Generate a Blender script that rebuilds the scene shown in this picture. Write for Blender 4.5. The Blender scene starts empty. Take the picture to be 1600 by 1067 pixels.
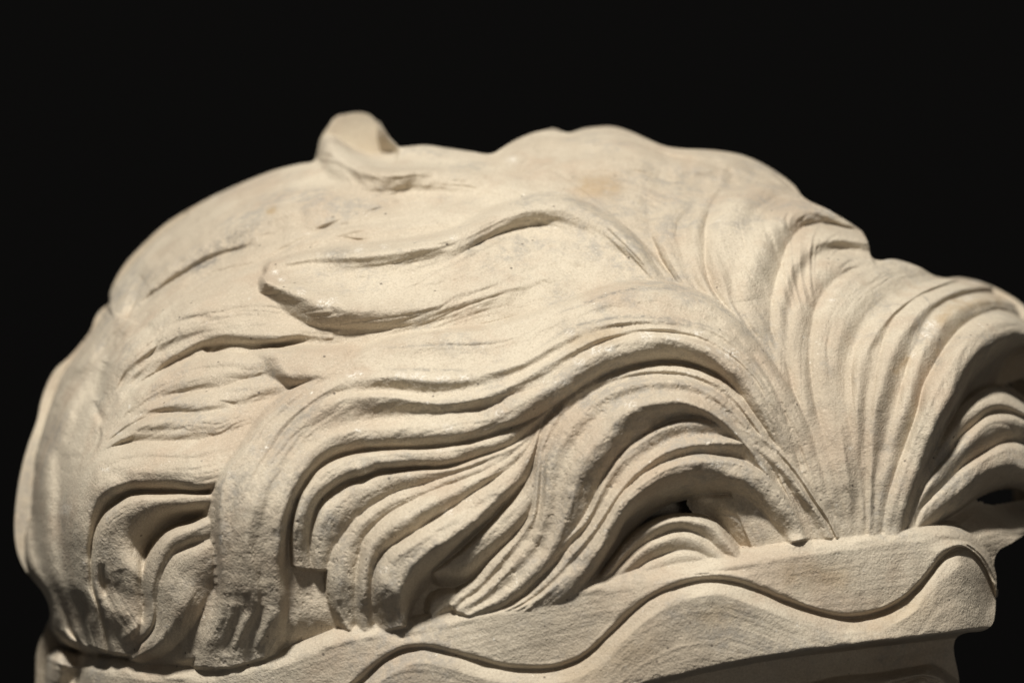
import bpy, math
import numpy as np
from mathutils import Vector, Matrix

# ------------------------------------------------------------------ camera, light, exposure
PX = 0.0005                      # metres per photograph pixel at the head
DIST = 3.0
PITCH = math.radians(20)
CX, CY = 815.0, 930.0            # where the centre of the head falls in the 1600 x 1067 photograph
FWD = np.array([0.0, math.cos(PITCH), -math.sin(PITCH)])
UPV = np.array([0.0, math.sin(PITCH), math.cos(PITCH)])
RGT = np.array([1.0, 0.0, 0.0])
CAM = -FWD * DIST + RGT * ((800 - CX) * PX) + UPV * ((CY - 533.5) * PX)
FOCAL = 135.0

sc = bpy.context.scene
col = sc.collection
cam_d = bpy.data.cameras.new('camera')
cam_d.lens = FOCAL
cam_d.sensor_width = 36.0
cam_d.sensor_fit = 'HORIZONTAL'
cam_d.clip_end = 100.0
cam_d.dof.use_dof = True
cam_d.dof.focus_distance = 2.70
cam_d.dof.aperture_fstop = 3.0
cam = bpy.data.objects.new('camera', cam_d)
cam.location = Vector(CAM)
cam.rotation_euler = (math.pi / 2 - PITCH, 0, 0)
col.objects.link(cam)
sc.camera = cam
RAYK = 36.0 / FOCAL / 1600.0

sc.view_settings.view_transform = 'Standard'
sc.view_settings.look = 'None'
sc.view_settings.gamma = 1.0
sc.view_settings.exposure = 0.0
sc.render.use_motion_blur = False

world = bpy.data.worlds.new('World')
sc.world = world
world.use_nodes = True
world.node_tree.nodes['Background'].inputs['Color'].default_value = (1.0, 0.95, 0.9, 1)
world.node_tree.nodes['Background'].inputs['Strength'].default_value = 0.044


def lamp(name, loc, target, power, size, colour):
    d = bpy.data.lights.new(name, 'AREA')
    d.shape = 'DISK'
    d.size = size
    d.energy = power
    d.color = colour
    o = bpy.data.objects.new(name, d)
    o.location = loc
    o.rotation_euler = (Vector(target) - Vector(loc)).to_track_quat('-Z', 'Y').to_euler()
    col.objects.link(o)
    return o


lamp('gallery_spotlight', (-0.62, -1.22, 3.95), (0.05, -0.15, 0.1), 218.0, 0.42, (1.0, 0.95, 0.862))
lamp('added_fill_light', (1.2, -3.6, 1.4), (-0.0, 0.0, 0.0), 6.5, 1.0, (1.0, 0.90, 0.78))  # added frontal fill with no real source, lifts the shaded faces and hollows

# ------------------------------------------------------------------ noise
def _hash(ix, iy, iz, seed):
    h = (ix.astype(np.int64) * 374761393 + iy.astype(np.int64) * 668265263
         + iz.astype(np.int64) * 1274126177 + seed * 974711) & 0x7fffffff
    h = ((h ^ (h >> 13)) * 1274126177) & 0x7fffffff
    h = ((h ^ (h >> 15)) * 668265263) & 0x7fffffff
    return (h ^ (h >> 14)) / float(0x7fffffff) * 2 - 1


def vnoise(x, y, z=None, seed=0):
    x = np.asarray(x, float); y = np.asarray(y, float)
    z = np.zeros_like(x) if z is None else np.asarray(z, float)
    x, y, z = np.broadcast_arrays(x, y, z)
    fx, fy, fz = np.floor(x), np.floor(y), np.floor(z)
    tx, ty, tz = x - fx, y - fy, z - fz
    tx = tx * tx * (3 - 2 * tx); ty = ty * ty * (3 - 2 * ty); tz = tz * tz * (3 - 2 * tz)
    r = 0
    for dx in (0, 1):
        for dy in (0, 1):
            for dz in (0, 1):
                w = (tx if dx else 1 - tx) * (ty if dy else 1 - ty) * (tz if dz else 1 - tz)
                r = r + w * _hash(fx + dx, fy + dy, fz + dz, seed)
    return r


# ------------------------------------------------------------------ the head's underlying form
RA, RAR, RB, RC, RN = 0.372, 0.420, 0.330, 0.345, 2.5      # half width left and right, half depth, height of the dome, squareness


def form(px, py, pz):
    """signed distance (approximate) to the smooth dome on a straight-sided drum"""
    ra = np.where(px > 0, RAR, RA)
    ax = np.abs(px) / ra; ay = np.abs(py) / RB; az = np.maximum(pz, 0) / RC
    ax1 = ax ** (RN - 1); ay1 = ay ** (RN - 1); az1 = az ** (RN - 1)
    s = ax1 * ax + ay1 * ay + az1 * az + 1e-12
    g = s ** (1 / RN)
    k = s ** (1 / RN - 1)
    gr = np.sqrt((ax1 / ra) ** 2 + (ay1 / RB) ** 2 + (az1 / RC) ** 2) * k + 1e-9
    return (g - 1) / gr


def solve(x, y, h):
    """point on the form raised by h pixels, seen at photograph position x, y"""
    shp = np.shape(x)
    x = np.ravel(x); y = np.ravel(y); h = np.broadcast_to(h, shp).ravel() * PX
    dx = (x - 800) * RAYK; dy = -(y - 533.5) * RAYK
    d = FWD[None] + dx[:, None] * RGT[None] + dy[:, None] * UPV[None]
    d0, d1, d2 = d[:, 0].copy(), d[:, 1].copy(), d[:, 2].copy()

    def f(t):
        return form(CAM[0] + d0 * t, CAM[1] + d1 * t, CAM[2] + d2 * t)
    lo = np.full(len(x), 2.0); hi = np.full(len(x), 3.5)
    gr = 0.6180339887
    a = hi - gr * (hi - lo); b = lo + gr * (hi - lo)
    fa, fb = f(a), f(b)
    for _ in range(22):
        m = fa < fb
        hi = np.where(m, b, hi); lo = np.where(m, lo, a)
        na = hi - gr * (hi - lo); nb = lo + gr * (hi - lo)
        newt = np.where(m, na, nb)
        fn = f(newt)
        a, b, fa, fb = (np.where(m, newt, b), np.where(m, a, newt),
                        np.where(m, fn, fb), np.where(m, fa, fn))
    tc = (lo + hi) / 2
    l = np.full(len(x), 1.9); r = tc.copy()
    for _ in range(26):
        mid = (l + r) / 2
        out = f(mid) > h
        l = np.where(out, mid, l); r = np.where(out, r, mid)
    t = r
    P = np.stack([CAM[0] + d0 * t, CAM[1] + d1 * t, CAM[2] + d2 * t], -1)
    return P.reshape(shp + (3,)), d.reshape(shp + (3,)), t.reshape(shp)


# ------------------------------------------------------------------ curves and lofts
def resample(pts, n, byx=False):
    p = np.array([q[:2] for q in pts], float)
    if len(p) == 2:
        q = p[0] + (p[1] - p[0]) * np.linspace(0, 1, 50)[:, None]
    else:
        e = np.vstack([2 * p[0] - p[1], p, 2 * p[-1] - p[-2]])
        out = []
        for i in range(1, len(e) - 2):
            t = np.linspace(0, 1, 24, endpoint=False)[:, None]
            p0, p1, p2, p3 = e[i - 1], e[i], e[i + 1], e[i + 2]
            # centripetal-like tangents
            l1 = max(np.linalg.norm(p2 - p1), 1e-6)
            l0 = max(np.linalg.norm(p1 - p0), 1e-6); l2 = max(np.linalg.norm(p3 - p2), 1e-6)
            m1 = ((p1 - p0) / l0 * l1 + (p2 - p1) * l0 / l1 * 1) / (l0 + l1) * l1 if False else \
                 l1 * ((p1 - p0) / l0 * l1 + (p2 - p1) / l1 * l0) / (l0 + l1)
            m2 = l1 * ((p2 - p1) / l1 * l2 + (p3 - p2) / l2 * l1) / (l1 + l2)
            t2, t3 = t * t, t * t * t
            out.append((2 * t3 - 3 * t2 + 1) * p1 + (t3 - 2 * t2 + t) * m1
                       + (-2 * t3 + 3 * t2) * p2 + (t3 - t2) * m2)
        out.append(e[-2][None])
        q = np.vstack(out)
    s = np.concatenate([[0], np.cumsum(np.linalg.norm(np.diff(q, axis=0), axis=1))])
    if byx:
        xs = np.maximum.accumulate(q[:, 0]) + np.arange(len(q)) * 1e-6
        u = np.interp(np.linspace(xs[0], xs[-1], n), xs, s)
    else:
        u = np.linspace(0, s[-1], n)
    r = np.stack([np.interp(u, s, q[:, 0]), np.interp(u, s, q[:, 1])], -1)
    if n > 40:
        step = s[-1] / n
        w = min(max(1, int(7 / step)), n // 8)
        ker = np.hanning(2 * w + 3)[1:-1]; ker /= ker.sum()
        pad = len(ker) // 2
        for k in (0, 1):
            a = r[:, k]
            ap = np.concatenate([2 * a[0] - a[pad:0:-1], a, 2 * a[-1] - a[-2:-pad - 2:-1]])
            r[:, k] = np.convolve(ap, ker, 'valid')
    return r, s[-1]


def hprofile(h, n):
    if np.isscalar(h):
        return np.full(n, float(h))
    h = np.array(h, float)
    u = np.linspace(0, len(h) - 1, n)
    i = np.clip(np.floor(u).astype(int), 0, len(h) - 2)
    t = u - i
    t = t * t * (3 - 2 * t)
    return h[i] * (1 - t) + h[i + 1] * t


# every carved piece is lofted as a height over the form, all pieces are merged into one carved skin,
# and the skin is then divided again into the pieces
GSTEP = 1.25
GX0, GY0, GW, GH_ = 0.0, 160.0, 1332, 804
PIECES = []
SEED = [0]


def loft(name, curves, parent=None, step=2.0, rough=0.5, strand=1.0, wob=1.0, strand_w=9.0,
         byx=False, hscale=1.0, fall=3.0, k=5.0, drop=0):
    """curves: (kind, height, points); kind r = rounded, v = sharp, m = runs through"""
    SEED[0] += 1
    sd = SEED[0] * 17
    lens = [resample(c[2], 60)[1] for c in curves]
    M = int(max(12, np.mean(lens) / step))
    XY = []; H = []
    for j, c in enumerate(curves):
        p, L = resample(c[2], M, byx)
        u = np.linspace(0, L, M)
        h = hprofile(c[1], M) * hscale
        w = 0.35 if j in (0, len(curves) - 1) else 1.0
        p = p + wob * w * np.stack([vnoise(u / 34, np.full(M, j * 3.1), seed=sd), vnoise(u / 34, np.full(M, j * 3.1 + 50), seed=sd)], -1) * 1.1
        h = h + wob * w * (vnoise(u / 45, np.full(M, j * 2.7), seed=sd + 1) * 2.2 + vnoise(u / 17, np.full(M, j * 2.7), seed=sd + 2) * 0.8)
        XY.append(p); H.append(h)
    XY = np.array(XY); H = np.array(H)
    K = len(curves)
    W = np.linalg.norm(np.diff(XY, axis=0), axis=2) + 0.5
    sec = np.diff(H, axis=0) / W
    rows_xy, rows_h, rows_c = [], [], []
    acc = np.zeros(M)
    for i in range(K - 1):
        def slope(idx, kind):
            if kind == 'r':
                return np.zeros(M)
            if kind == 'm' and 0 < idx < K - 1:
                w0, w1 = W[idx - 1], W[idx]
                return (sec[idx - 1] * w1 + sec[idx] * w0) / (w0 + w1)
            return sec[i] * (1.0 if kind == 'l' else 1.55)
        m0 = slope(i, curves[i][0]) * W[i]; m1 = slope(i + 1, curves[i + 1][0]) * W[i]
        n = int(max(3, np.percentile(W[i], 85) / step))
        for q in range(n + (1 if i == K - 2 else 0)):
            t = q / n
            t2, t3 = t * t, t * t * t
            rows_xy.append(XY[i] * (1 - t) + XY[i + 1] * t)
            rows_h.append((2 * t3 - 3 * t2 + 1) * H[i] + (t3 - 2 * t2 + t) * m0 + (-2 * t3 + 3 * t2) * H[i + 1] + (t3 - t2) * m1)
            rows_c.append(acc + W[i] * t)
        acc = acc + W[i]
    X = np.array(rows_xy); Hh = np.array(rows_h); Cc = np.array(rows_c)
    arc = np.linspace(0, np.mean(lens), M)[None, :].repeat(len(Hh), 0)
    if strand:
        Hh = Hh + strand * (0.9 * vnoise(Cc / strand_w, arc / 150, seed=sd + 5) + 0.5 * vnoise(Cc / (strand_w * 0.45), arc / 90, seed=sd + 6))
        if name.startswith('hair'):           # chisel lines of uneven length along the lock
            for sw, sl, am in ((0.9, 170, 1.9), (0.55, 110, 1.2)):
                rv = np.abs(vnoise(Cc / (strand_w * sw) + 0.25 * vnoise(arc / 60, Cc / 40, seed=sd + 21), arc / sl, seed=sd + 22 + int(sl)))
                Hh = Hh - strand * am * np.clip((0.16 - rv) / 0.16, 0, 1) * np.clip(0.35 + vnoise(arc / 70, Cc / 14, seed=sd + 23), 0, 1)
    # refine and drop onto the grid
    def up(a, f):
        n = a.shape[0]
        u = np.linspace(0, n - 1, (n - 1) * f + 1)
        i0 = np.minimum(u.astype(int), n - 2); t = (u - i0).reshape((-1,) + (1,) * (a.ndim - 1))
        return a[i0] * (1 - t) + a[i0 + 1] * t
    A = np.concatenate([X, Hh[..., None]], -1)
    A = up(A, 4).swapaxes(0, 1); A = up(A, 4)
    gx = np.round((A[..., 0] - GX0) / GSTEP).astype(int).ravel(); gy = np.round((A[..., 1] - GY0) / GSTEP).astype(int).ravel()
    hv = A[..., 2].ravel()
    ok = (gx >= 0) & (gx < GW) & (gy >= 0) & (gy < GH_)
    gx, gy, hv = gx[ok], gy[ok], hv[ok]
    N = 26
    x0, x1 = max(gx.min() - N, 0), min(gx.max() + N + 1, GW); y0, y1 = max(gy.min() - N, 0), min(gy.max() + N + 1, GH_)
    w, hh = x1 - x0, y1 - y0
    idx = (gy - y0) * w + (gx - x0)
    cnt = np.bincount(idx, minlength=w * hh); s = np.bincount(idx, weights=hv, minlength=w * hh)
    Hm = np.where(cnt > 0, s / np.maximum(cnt, 1), -999.0).reshape(hh, w)
    core_m = (cnt > 0).reshape(hh, w)
    # the sides of the piece run down steeply into its neighbours
    f1, f2 = fall * GSTEP, fall * GSTEP * 1.414
    for _ in range(N):
        P_ = np.pad(Hm, 1, constant_values=-999.0)
        nb = np.maximum(np.maximum(P_[:-2, 1:-1], P_[2:, 1:-1]), np.maximum(P_[1:-1, :-2], P_[1:-1, 2:])) - f1
        nd = np.maximum(np.maximum(P_[:-2, :-2], P_[2:, :-2]), np.maximum(P_[:-2, 2:], P_[2:, 2:])) - f2
        Hm = np.where(core_m, Hm, np.maximum(Hm, np.maximum(nb, nd)))
    PIECES.append(dict(name=name, parent=parent, H=Hm, box=(x0, x1, y0, y1), rough=rough, k=k))
    return len(PIECES) - 1


STROKES = []


def stroke(pts, width, amp, what='h', taper=True):
    STROKES.append((pts, width, amp, what, taper))


def grid_object(name, full, mat, parent, flip=False):
    n0, n1 = full.shape[:2]
    V = full.reshape(-1, 3) - (np.array(parent['org']) if parent is not None and 'org' in parent else 0)
    idx = np.arange(n0 * n1).reshape(n0, n1)
    F = np.stack([idx[:-1, :-1], idx[1:, :-1], idx[1:, 1:], idx[:-1, 1:]], -1).reshape(-1, 4)
    # face the viewer
    mid = full[n0 // 2 - 1:n0 // 2 + 2, n1 // 2 - 1:n1 // 2 + 2]
    nrm = np.cross(mid[2, 1] - mid[0, 1], mid[1, 2] - mid[1, 0])
    if np.dot(nrm, FWD) > 0:
        F = F[:, ::-1]
    me = bpy.data.meshes.new(name)
    me.vertices.add(len(V)); me.vertices.foreach_set('co', V.ravel())
    me.loops.add(F.size); me.loops.foreach_set('vertex_index', F.ravel().astype(np.int32))
    me.polygons.add(len(F))
    me.polygons.foreach_set('loop_start', np.arange(0, F.size, 4, dtype=np.int32))
    me.polygons.foreach_set('use_smooth', np.ones(len(F), bool))
    me.update(calc_edges=True)
    me.validate()
    me.materials.append(mat)
    o = bpy.data.objects.new(name, me)
    col.objects.link(o)
    o.parent = parent
    o['org'] = parent['org'] if parent is not None else (0.0, 0.0, 0.0)
    return o


# ------------------------------------------------------------------ materials
def nn(nt, t, **kw):
    n = nt.nodes.new(t)
    for k, v in kw.items():
        setattr(n, k, v)
    return n


def stone():
    m = bpy.data.materials.new('weathered_limestone')
    m.use_nodes = True
    nt = m.node_tree
    L = nt.links.new
    bs = nt.nodes['Principled BSDF']
    tc = nn(nt, 'ShaderNodeNewGeometry')

    def noise(scale, detail=4, rough=0.55, off=0.0):
        mp = nn(nt, 'ShaderNodeVectorMath', operation='ADD')
        L(tc.outputs['Position'], mp.inputs[0]); mp.inputs[1].default_value = (off, off * 1.7, off * 0.6)
        n = nn(nt, 'ShaderNodeTexNoise')
        n.inputs['Scale'].default_value = scale; n.inputs['Detail'].default_value = detail
        n.inputs['Roughness'].default_value = rough
        L(mp.outputs[0], n.inputs['Vector'])
        return n.outputs['Fac']

    def ramp(src, a, b):
        r = nn(nt, 'ShaderNodeMapRange'); r.interpolation_type = 'SMOOTHSTEP'
        L(src, r.inputs['Value'])
        r.inputs['From Min'].default_value = a; r.inputs['From Max'].default_value = b
        return r.outputs['Result']

    def mul(a, b):
        r = nn(nt, 'ShaderNodeMath', operation='MULTIPLY')
        for i, s in enumerate((a, b)):
            if isinstance(s, (int, float)):
                r.inputs[i].default_value = s
            else:
                L(s, r.inputs[i])
        return r.outputs[0]

    def mix(fac, c1, c2):
        r = nn(nt, 'ShaderNodeMix', data_type='RGBA')
        L(fac, r.inputs[0]) if not isinstance(fac, (int, float)) else setattr(r.inputs[0], 'default_value', fac)
        for s, c in ((6, c1), (7, c2)):
            if isinstance(c, tuple):
                r.inputs[s].default_value = c + (1,)
            else:
                L(c, r.inputs[s])
        return r.outputs[2]
    c = mix(ramp(noise(8, 6, 0.62), 0.36, 0.64), (0.635, 0.57, 0.46), (0.52, 0.45, 0.355))
    c = mix(mul(ramp(noise(15, 6, 0.65, 3.1), 0.48, 0.66), 0.7), c, (0.50, 0.405, 0.31))
    # grey lichen-like soiling in patches
    c = mix(mul(mul(ramp(noise(13, 6, 0.68, 7.7), 0.50, 0.64), ramp(noise(130, 4, 0.65, 1.3), 0.36, 0.62)), 0.62), c, (0.33, 0.315, 0.29))
    # fine sand-grain mottling
    c = mix(mul(ramp(noise(640, 3, 0.7, 2.2), 0.44, 0.66), 0.42), c, (0.37, 0.31, 0.235))
    c = mix(mul(ramp(noise(560, 3, 0.7, 5.2), 0.52, 0.70), 0.42), c, (0.72, 0.63, 0.52))
    # pale chips, clustered
    c = mix(mul(ramp(noise(330, 3, 0.6, 9.1), 0.62, 0.70), ramp(noise(30, 4, 0.6, 4.4), 0.55, 0.68)), c, (0.80, 0.76, 0.68))
    # tiny dark pits
    vo = nn(nt, 'ShaderNodeTexVoronoi'); vo.inputs['Scale'].default_value = 130
    L(tc.outputs['Position'], vo.inputs['Vector'])
    pit = nn(nt, 'ShaderNodeMapRange'); L(vo.outputs['Distance'], pit.inputs['Value'])
    pit.inputs['From Min'].default_value = 0.16; pit.inputs['From Max'].default_value = 0.10
    sepc = nn(nt, 'ShaderNodeSeparateColor'); L(vo.outputs['Color'], sepc.inputs[0])
    pm = mul(pit.outputs['Result'], ramp(sepc.outputs[0], 0.90, 0.93))
    c = mix(mul(pm, 0.75), c, (0.12, 0.10, 0.085))
    def attr(n):
        a = nn(nt, 'ShaderNodeAttribute'); a.attribute_name = n
        return a.outputs['Fac']
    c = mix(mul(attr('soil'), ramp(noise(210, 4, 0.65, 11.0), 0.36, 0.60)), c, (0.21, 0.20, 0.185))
    c = mix(mul(attr('rust'), ramp(noise(60, 4, 0.6, 12.0), 0.25, 0.6)), c, (0.40, 0.27, 0.13))
    c = mix(mul(attr('wear'), ramp(noise(420, 4, 0.75, 13.0), 0.46, 0.60)), c, (0.78, 0.74, 0.67))
    L(c, bs.inputs['Base Color'])
    bs.inputs['Roughness'].default_value = 0.85
    bs.inputs['Specular IOR Level'].default_value = 0.25
    # relief: sand grain
    b1 = nn(nt, 'ShaderNodeBump'); b1.inputs['Strength'].default_value = 0.65; b1.inputs['Distance'].default_value = 0.0013
    L(noise(600, 3, 0.6, 6.0), b1.inputs['Height'])
    b2 = nn(nt, 'ShaderNodeBump'); b2.inputs['Strength'].default_value = 0.25; b2.inputs['Distance'].default_value = 0.003
    L(noise(95, 4, 0.6, 8.0), b2.inputs['Height']); L(b2.outputs[0], b1.inputs['Normal'])
    L(b1.outputs[0], bs.inputs['Normal'])
    return m


def plain(name, colour, rough=0.9):
    m = bpy.data.materials.new(name); m.use_nodes = True
    b = m.node_tree.nodes['Principled BSDF']
    b.inputs['Base Color'].default_value = colour + (1,)
    b.inputs['Roughness'].default_value = rough
    b.inputs['Specular IOR Level'].default_value = 0.1
    return m


STONE = stone()

# ------------------------------------------------------------------ setting
wm = plain('black_wall_paint', (0.014, 0.014, 0.0145))
me = bpy.data.meshes.new('wall')
X0, X1, Y0, Y1, Z0, Z1 = -25, 25, 6.0, 6.2, -12, 14
me.from_pydata([(X0, Y0, Z0), (X1, Y0, Z0), (X1, Y1, Z0), (X0, Y1, Z0), (X0, Y0, Z1), (X1, Y0, Z1), (X1, Y1, Z1), (X0, Y1, Z1)], [],
               [(0, 3, 2, 1), (4, 5, 6, 7), (0, 1, 5, 4), (1, 2, 6, 5), (2, 3, 7, 6), (3, 0, 4, 7)])
me.materials.append(wm)
wall = bpy.data.objects.new('wall', me); col.objects.link(wall)
wall['kind'] = 'structure'; wall['label'] = 'black gallery wall far behind the stone head'

# ------------------------------------------------------------------ the head
head = bpy.data.objects.new('carved_stone_head', None)
head.location = (0, 0, -0.30)
head['org'] = (0.0, 0.0, -0.30)
head['label'] = 'weathered beige stone head with thick carved wavy hair above a wave-cut headband'
head['category'] = 'sculpture'
col.objects.link(head)

# core: the mass of stone under the locks, closed at the foot
def core(name, lift, z_lo):
    na, nz = 220, 150
    th = np.linspace(0, 2 * math.pi, na, endpoint=True)
    rows = []
    for i in range(nz):
        v = i / (nz - 1)
        if v < 0.3:
            z = z_lo * (1 - v / 0.3); k = 1.0
            e = 0.0
        else:
            e = (v - 0.3) / 0.7 * math.pi / 2
            k = None
        c, s = np.cos(th), np.sin(th)
        if k is not None:
            kk = np.ones_like(th); zz = np.full_like(th, z)
        else:
            kk = np.full_like(th, math.cos(e) ** (2 / RN)); zz = np.full_like(th, RC * math.sin(e) ** (2 / RN))
        x = RA * np.sign(c) * np.abs(c) ** (2 / RN) * kk
        y = RB * np.sign(s) * np.abs(s) ** (2 / RN) * kk
        sc_ = 1 + lift * PX / 0.35
        # loosely cut hair on the unseen back
        g = 1 + np.where(zz > 0, 1, 0) * (0.006 * np.sin(th * 34 + 6 * zz / RC + 2 * np.sin(zz * 30)) + 0.004 * np.sin(th * 13 - 4 * zz / RC)) * np.minimum(1, kk * 1.5)
        rows.append(np.stack([x * sc_ * g, y * sc_ * g, np.where(zz > 0, zz * sc_, zz)], -1))
    A = np.array(rows)
    cap = A[0:1].copy(); cap[..., 0] = 0; cap[..., 1] = 0
    A = np.concatenate([cap, A], 0)
    return grid_object(name, A, STONE, head)


core('core_stone', -100, -0.30)

def lock(curves, name='hair_lock', **kw):
    return loft(name, curves, **kw)

# ---- far right behind the parting
lock([
 ('r', [8,22,28,28,26,26,18,6], [(740,262),(775,238),(810,218),(850,204),(878,207),(905,203),(950,198),(985,205),(1040,229),(1100,234),(1160,243),(1210,268),(1240,290),(1262,320)]),
 ('m', [4,22,24,34,28,24,16,4], [(740,275),(800,248),(850,230),(880,232),(910,226),(950,220),(990,228),(1040,250),(1100,258),(1160,266),(1210,285),(1240,305),(1262,335)]),
 ('m', [-4,12,16,22,16,12,6,0], [(740,300),(800,285),(870,275),(935,268),(1000,270),(1060,280),(1110,285),(1160,290),(1230,310),(1262,345)]),
 ('m', [-8,2,8,8,4,0,-4], [(760,330),(850,320),(950,315),(1020,320),(1080,320),(1150,325),(1262,370)]),
 ('m', -10, [(800,420),(900,410),(1000,400),(1080,400),(1150,400),(1262,430)]),
], rough=0.4, strand=2.2, strand_w=18)
# ---- plain stone along the parting
lock([
 ('m', [-2,-5,-8,-10], [(820,250),(900,275),(970,300),(1060,330),(1140,400),(1230,520),(1300,640)]),
 ('m', [-4,-6,-9,-11], [(800,262),(880,300),(950,340),(1030,400),(1100,480),(1180,580),(1270,720)]),
 ('m', [-8,-10,-13,-15], [(780,300),(840,350),(900,400),(970,460),(1050,540),(1140,640),(1240,760)]),
], name='hair_mass', rough=0.4, step=3)
# ---- fan to the right of the parting
lock([
 ('v', [-6,-2,0,2,0], [(1120,560),(1070,460),(1030,390),(1016,352),(1022,332),(1043,312),(1075,300)]),
 ('r', [0,8,12,12,8], [(1150,560),(1095,470),(1050,400),(1040,355),(1050,330),(1070,310),(1095,298)]),
 ('m', [0,4,6,6,6], [(1165,560),(1110,480),(1075,420),(1069,380),(1073,339),(1085,322),(1105,303)]),
 ('r', [0,10,16,18,14], [(1175,560),(1125,480),(1092,420),(1084,375),(1092,335),(1105,312),(1120,297)]),
 ('v', [0,4,5,6,8], [(1190,560),(1140,490),(1109,444),(1101,380),(1104,345),(1114,319),(1131,295)]),
 ('r', [0,14,24,28,26], [(1200,562),(1152,490),(1126,430),(1122,380),(1140,330),(1170,300),(1200,286)]),
 ('m', [0,8,16,20,22], [(1210,564),(1163,500),(1141,465),(1148,430),(1168,369),(1198,329),(1250,303)]),
 ('r', [0,16,28,32,30], [(1220,566),(1180,510),(1165,465),(1180,410),(1205,360),(1250,328),(1300,331)]),
 ('v', [0,4,8,10,14], [(1230,570),(1205,510),(1210,450),(1220,415),(1233,380),(1255,355),(1289,349),(1345,361)]),
 ('r', [0,12,22,26,26], [(1236,574),(1218,510),(1225,455),(1240,415),(1260,388),(1290,374),(1358,378)]),
 ('m', [0,6,10,12,14], [(1240,578),(1230,520),(1240,460),(1258,420),(1275,400),(1300,391),(1360,394)]),
 ('r', [0,8,14,18,18], [(1245,582),(1240,520),(1255,465),(1280,425),(1310,410),(1364,408)]),
 ('m', [0,0,0,0,0], [(1250,590),(1250,530),(1270,480),(1300,450),(1330,430),(1375,430)]),
], rough=0.4, strand=1.3, hscale=0.82)
# ---- big right lock with its long strands rising from the band
lock([
 ('m', [-14,-12,-8,-8], [(1180,870),(1140,760),(1130,660),(1140,580),(1170,520),(1225,460),(1260,425)]),
 ('m', [-5,-5,-3,-2], [(1260,862),(1235,760),(1215,670),(1205,600),(1208,540),(1222,480),(1262,430)]),
 ('r', [3,2,3,4], [(1305,848),(1275,760),(1245,670),(1224,600),(1219,540),(1224,490),(1245,440),(1290,415)]),
 ('v', [3,1,-4,-2,2], [(1318,846),(1292,770),(1265,690),(1240,610),(1230,557),(1226,514),(1231,484),(1249,450),(1290,422),(1330,408)]),
 ('r', [4,5,8,9,6], [(1325,845),(1302,775),(1280,700),(1258,620),(1248,560),(1246,510),(1252,478),(1270,448),(1310,418),(1360,405)]),
 ('v', [4,3,1,2,4], [(1330,843),(1314,780),(1296,710),(1276,640),(1267,590),(1264,550),(1266,518),(1276,475),(1306,436),(1340,415),(1380,404)]),
 ('r', [5,8,12,13,11], [(1336,842),(1324,780),(1309,710),(1295,640),(1288,580),(1289,530),(1298,490),(1318,450),(1355,422),(1402,405)]),
 ('m', [5,8,12,14,14], [(1341,841),(1334,780),(1322,710),(1311,640),(1306,580),(1312,530),(1330,490),(1358,455),(1395,425),(1438,417)]),
 ('m', [5,6,6,7,9], [(1345,840),(1343,780),(1336,710),(1326,640),(1324,582),(1334,538),(1352,508),(1380,480),(1420,452),(1466,435)]),
 ('r', [6,10,20,22,22], [(1349,840),(1348,780),(1344,710),(1340,640),(1344,580),(1354,545),(1372,515),(1400,485),(1440,458),(1490,436)]),
 ('m', [6,10,14,16,18], [(1353,840),(1353,780),(1352,700),(1354,620),(1364,568),(1384,516),(1405,486),(1430,466),(1460,451),(1512,437)]),
 ('r', [8,18,30,32,32], [(1358,839),(1360,780),(1364,700),(1374,620),(1388,575),(1405,530),(1428,500),(1458,474),(1495,455),(1545,447)]),
 ('m', [8,14,24,26,26], [(1364,838),(1368,780),(1380,700),(1396,635),(1408,590),(1430,530),(1464,484),(1495,464),(1530,456),(1570,460)]),
 ('r', [8,20,42,46,42], [(1370,837),(1376,780),(1394,710),(1414,640),(1432,580),(1454,535),(1480,502),(1510,480),(1548,470),(1592,476)]),
 ('v', [6,14,30,36,36], [(1376,836),(1386,785),(1404,726),(1432,646),(1446,596),(1472,550),(1500,514),(1530,494),(1560,485),(1608,500)]),
 ('r', [12,30,61,70,64], [(1388,835),(1402,780),(1422,715),(1446,650),(1472,600),(1502,552),(1534,520),(1566,505),(1590,506),(1625,525)]),
 ('m', [8,23,54,61,56], [(1410,833),(1420,790),(1436,746),(1456,702),(1472,662),(1490,626),(1508,586),(1530,555),(1560,534),(1590,528),(1630,545)]),
 ('m', [0,0,-4,-2,-4], [(1414,833),(1424,795),(1440,750),(1460,707),(1478,670),(1498,634),(1516,604),(1540,578),(1568,560),(1595,554),(1632,570)]),
 ('m', [-20,-40,-60,-64,-64], [(1420,836),(1436,796),(1462,745),(1490,695),(1515,660),(1545,625),(1575,600),(1600,592),(1635,605)]),
], rough=0.5, fall=9, strand=0.8)
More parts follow.
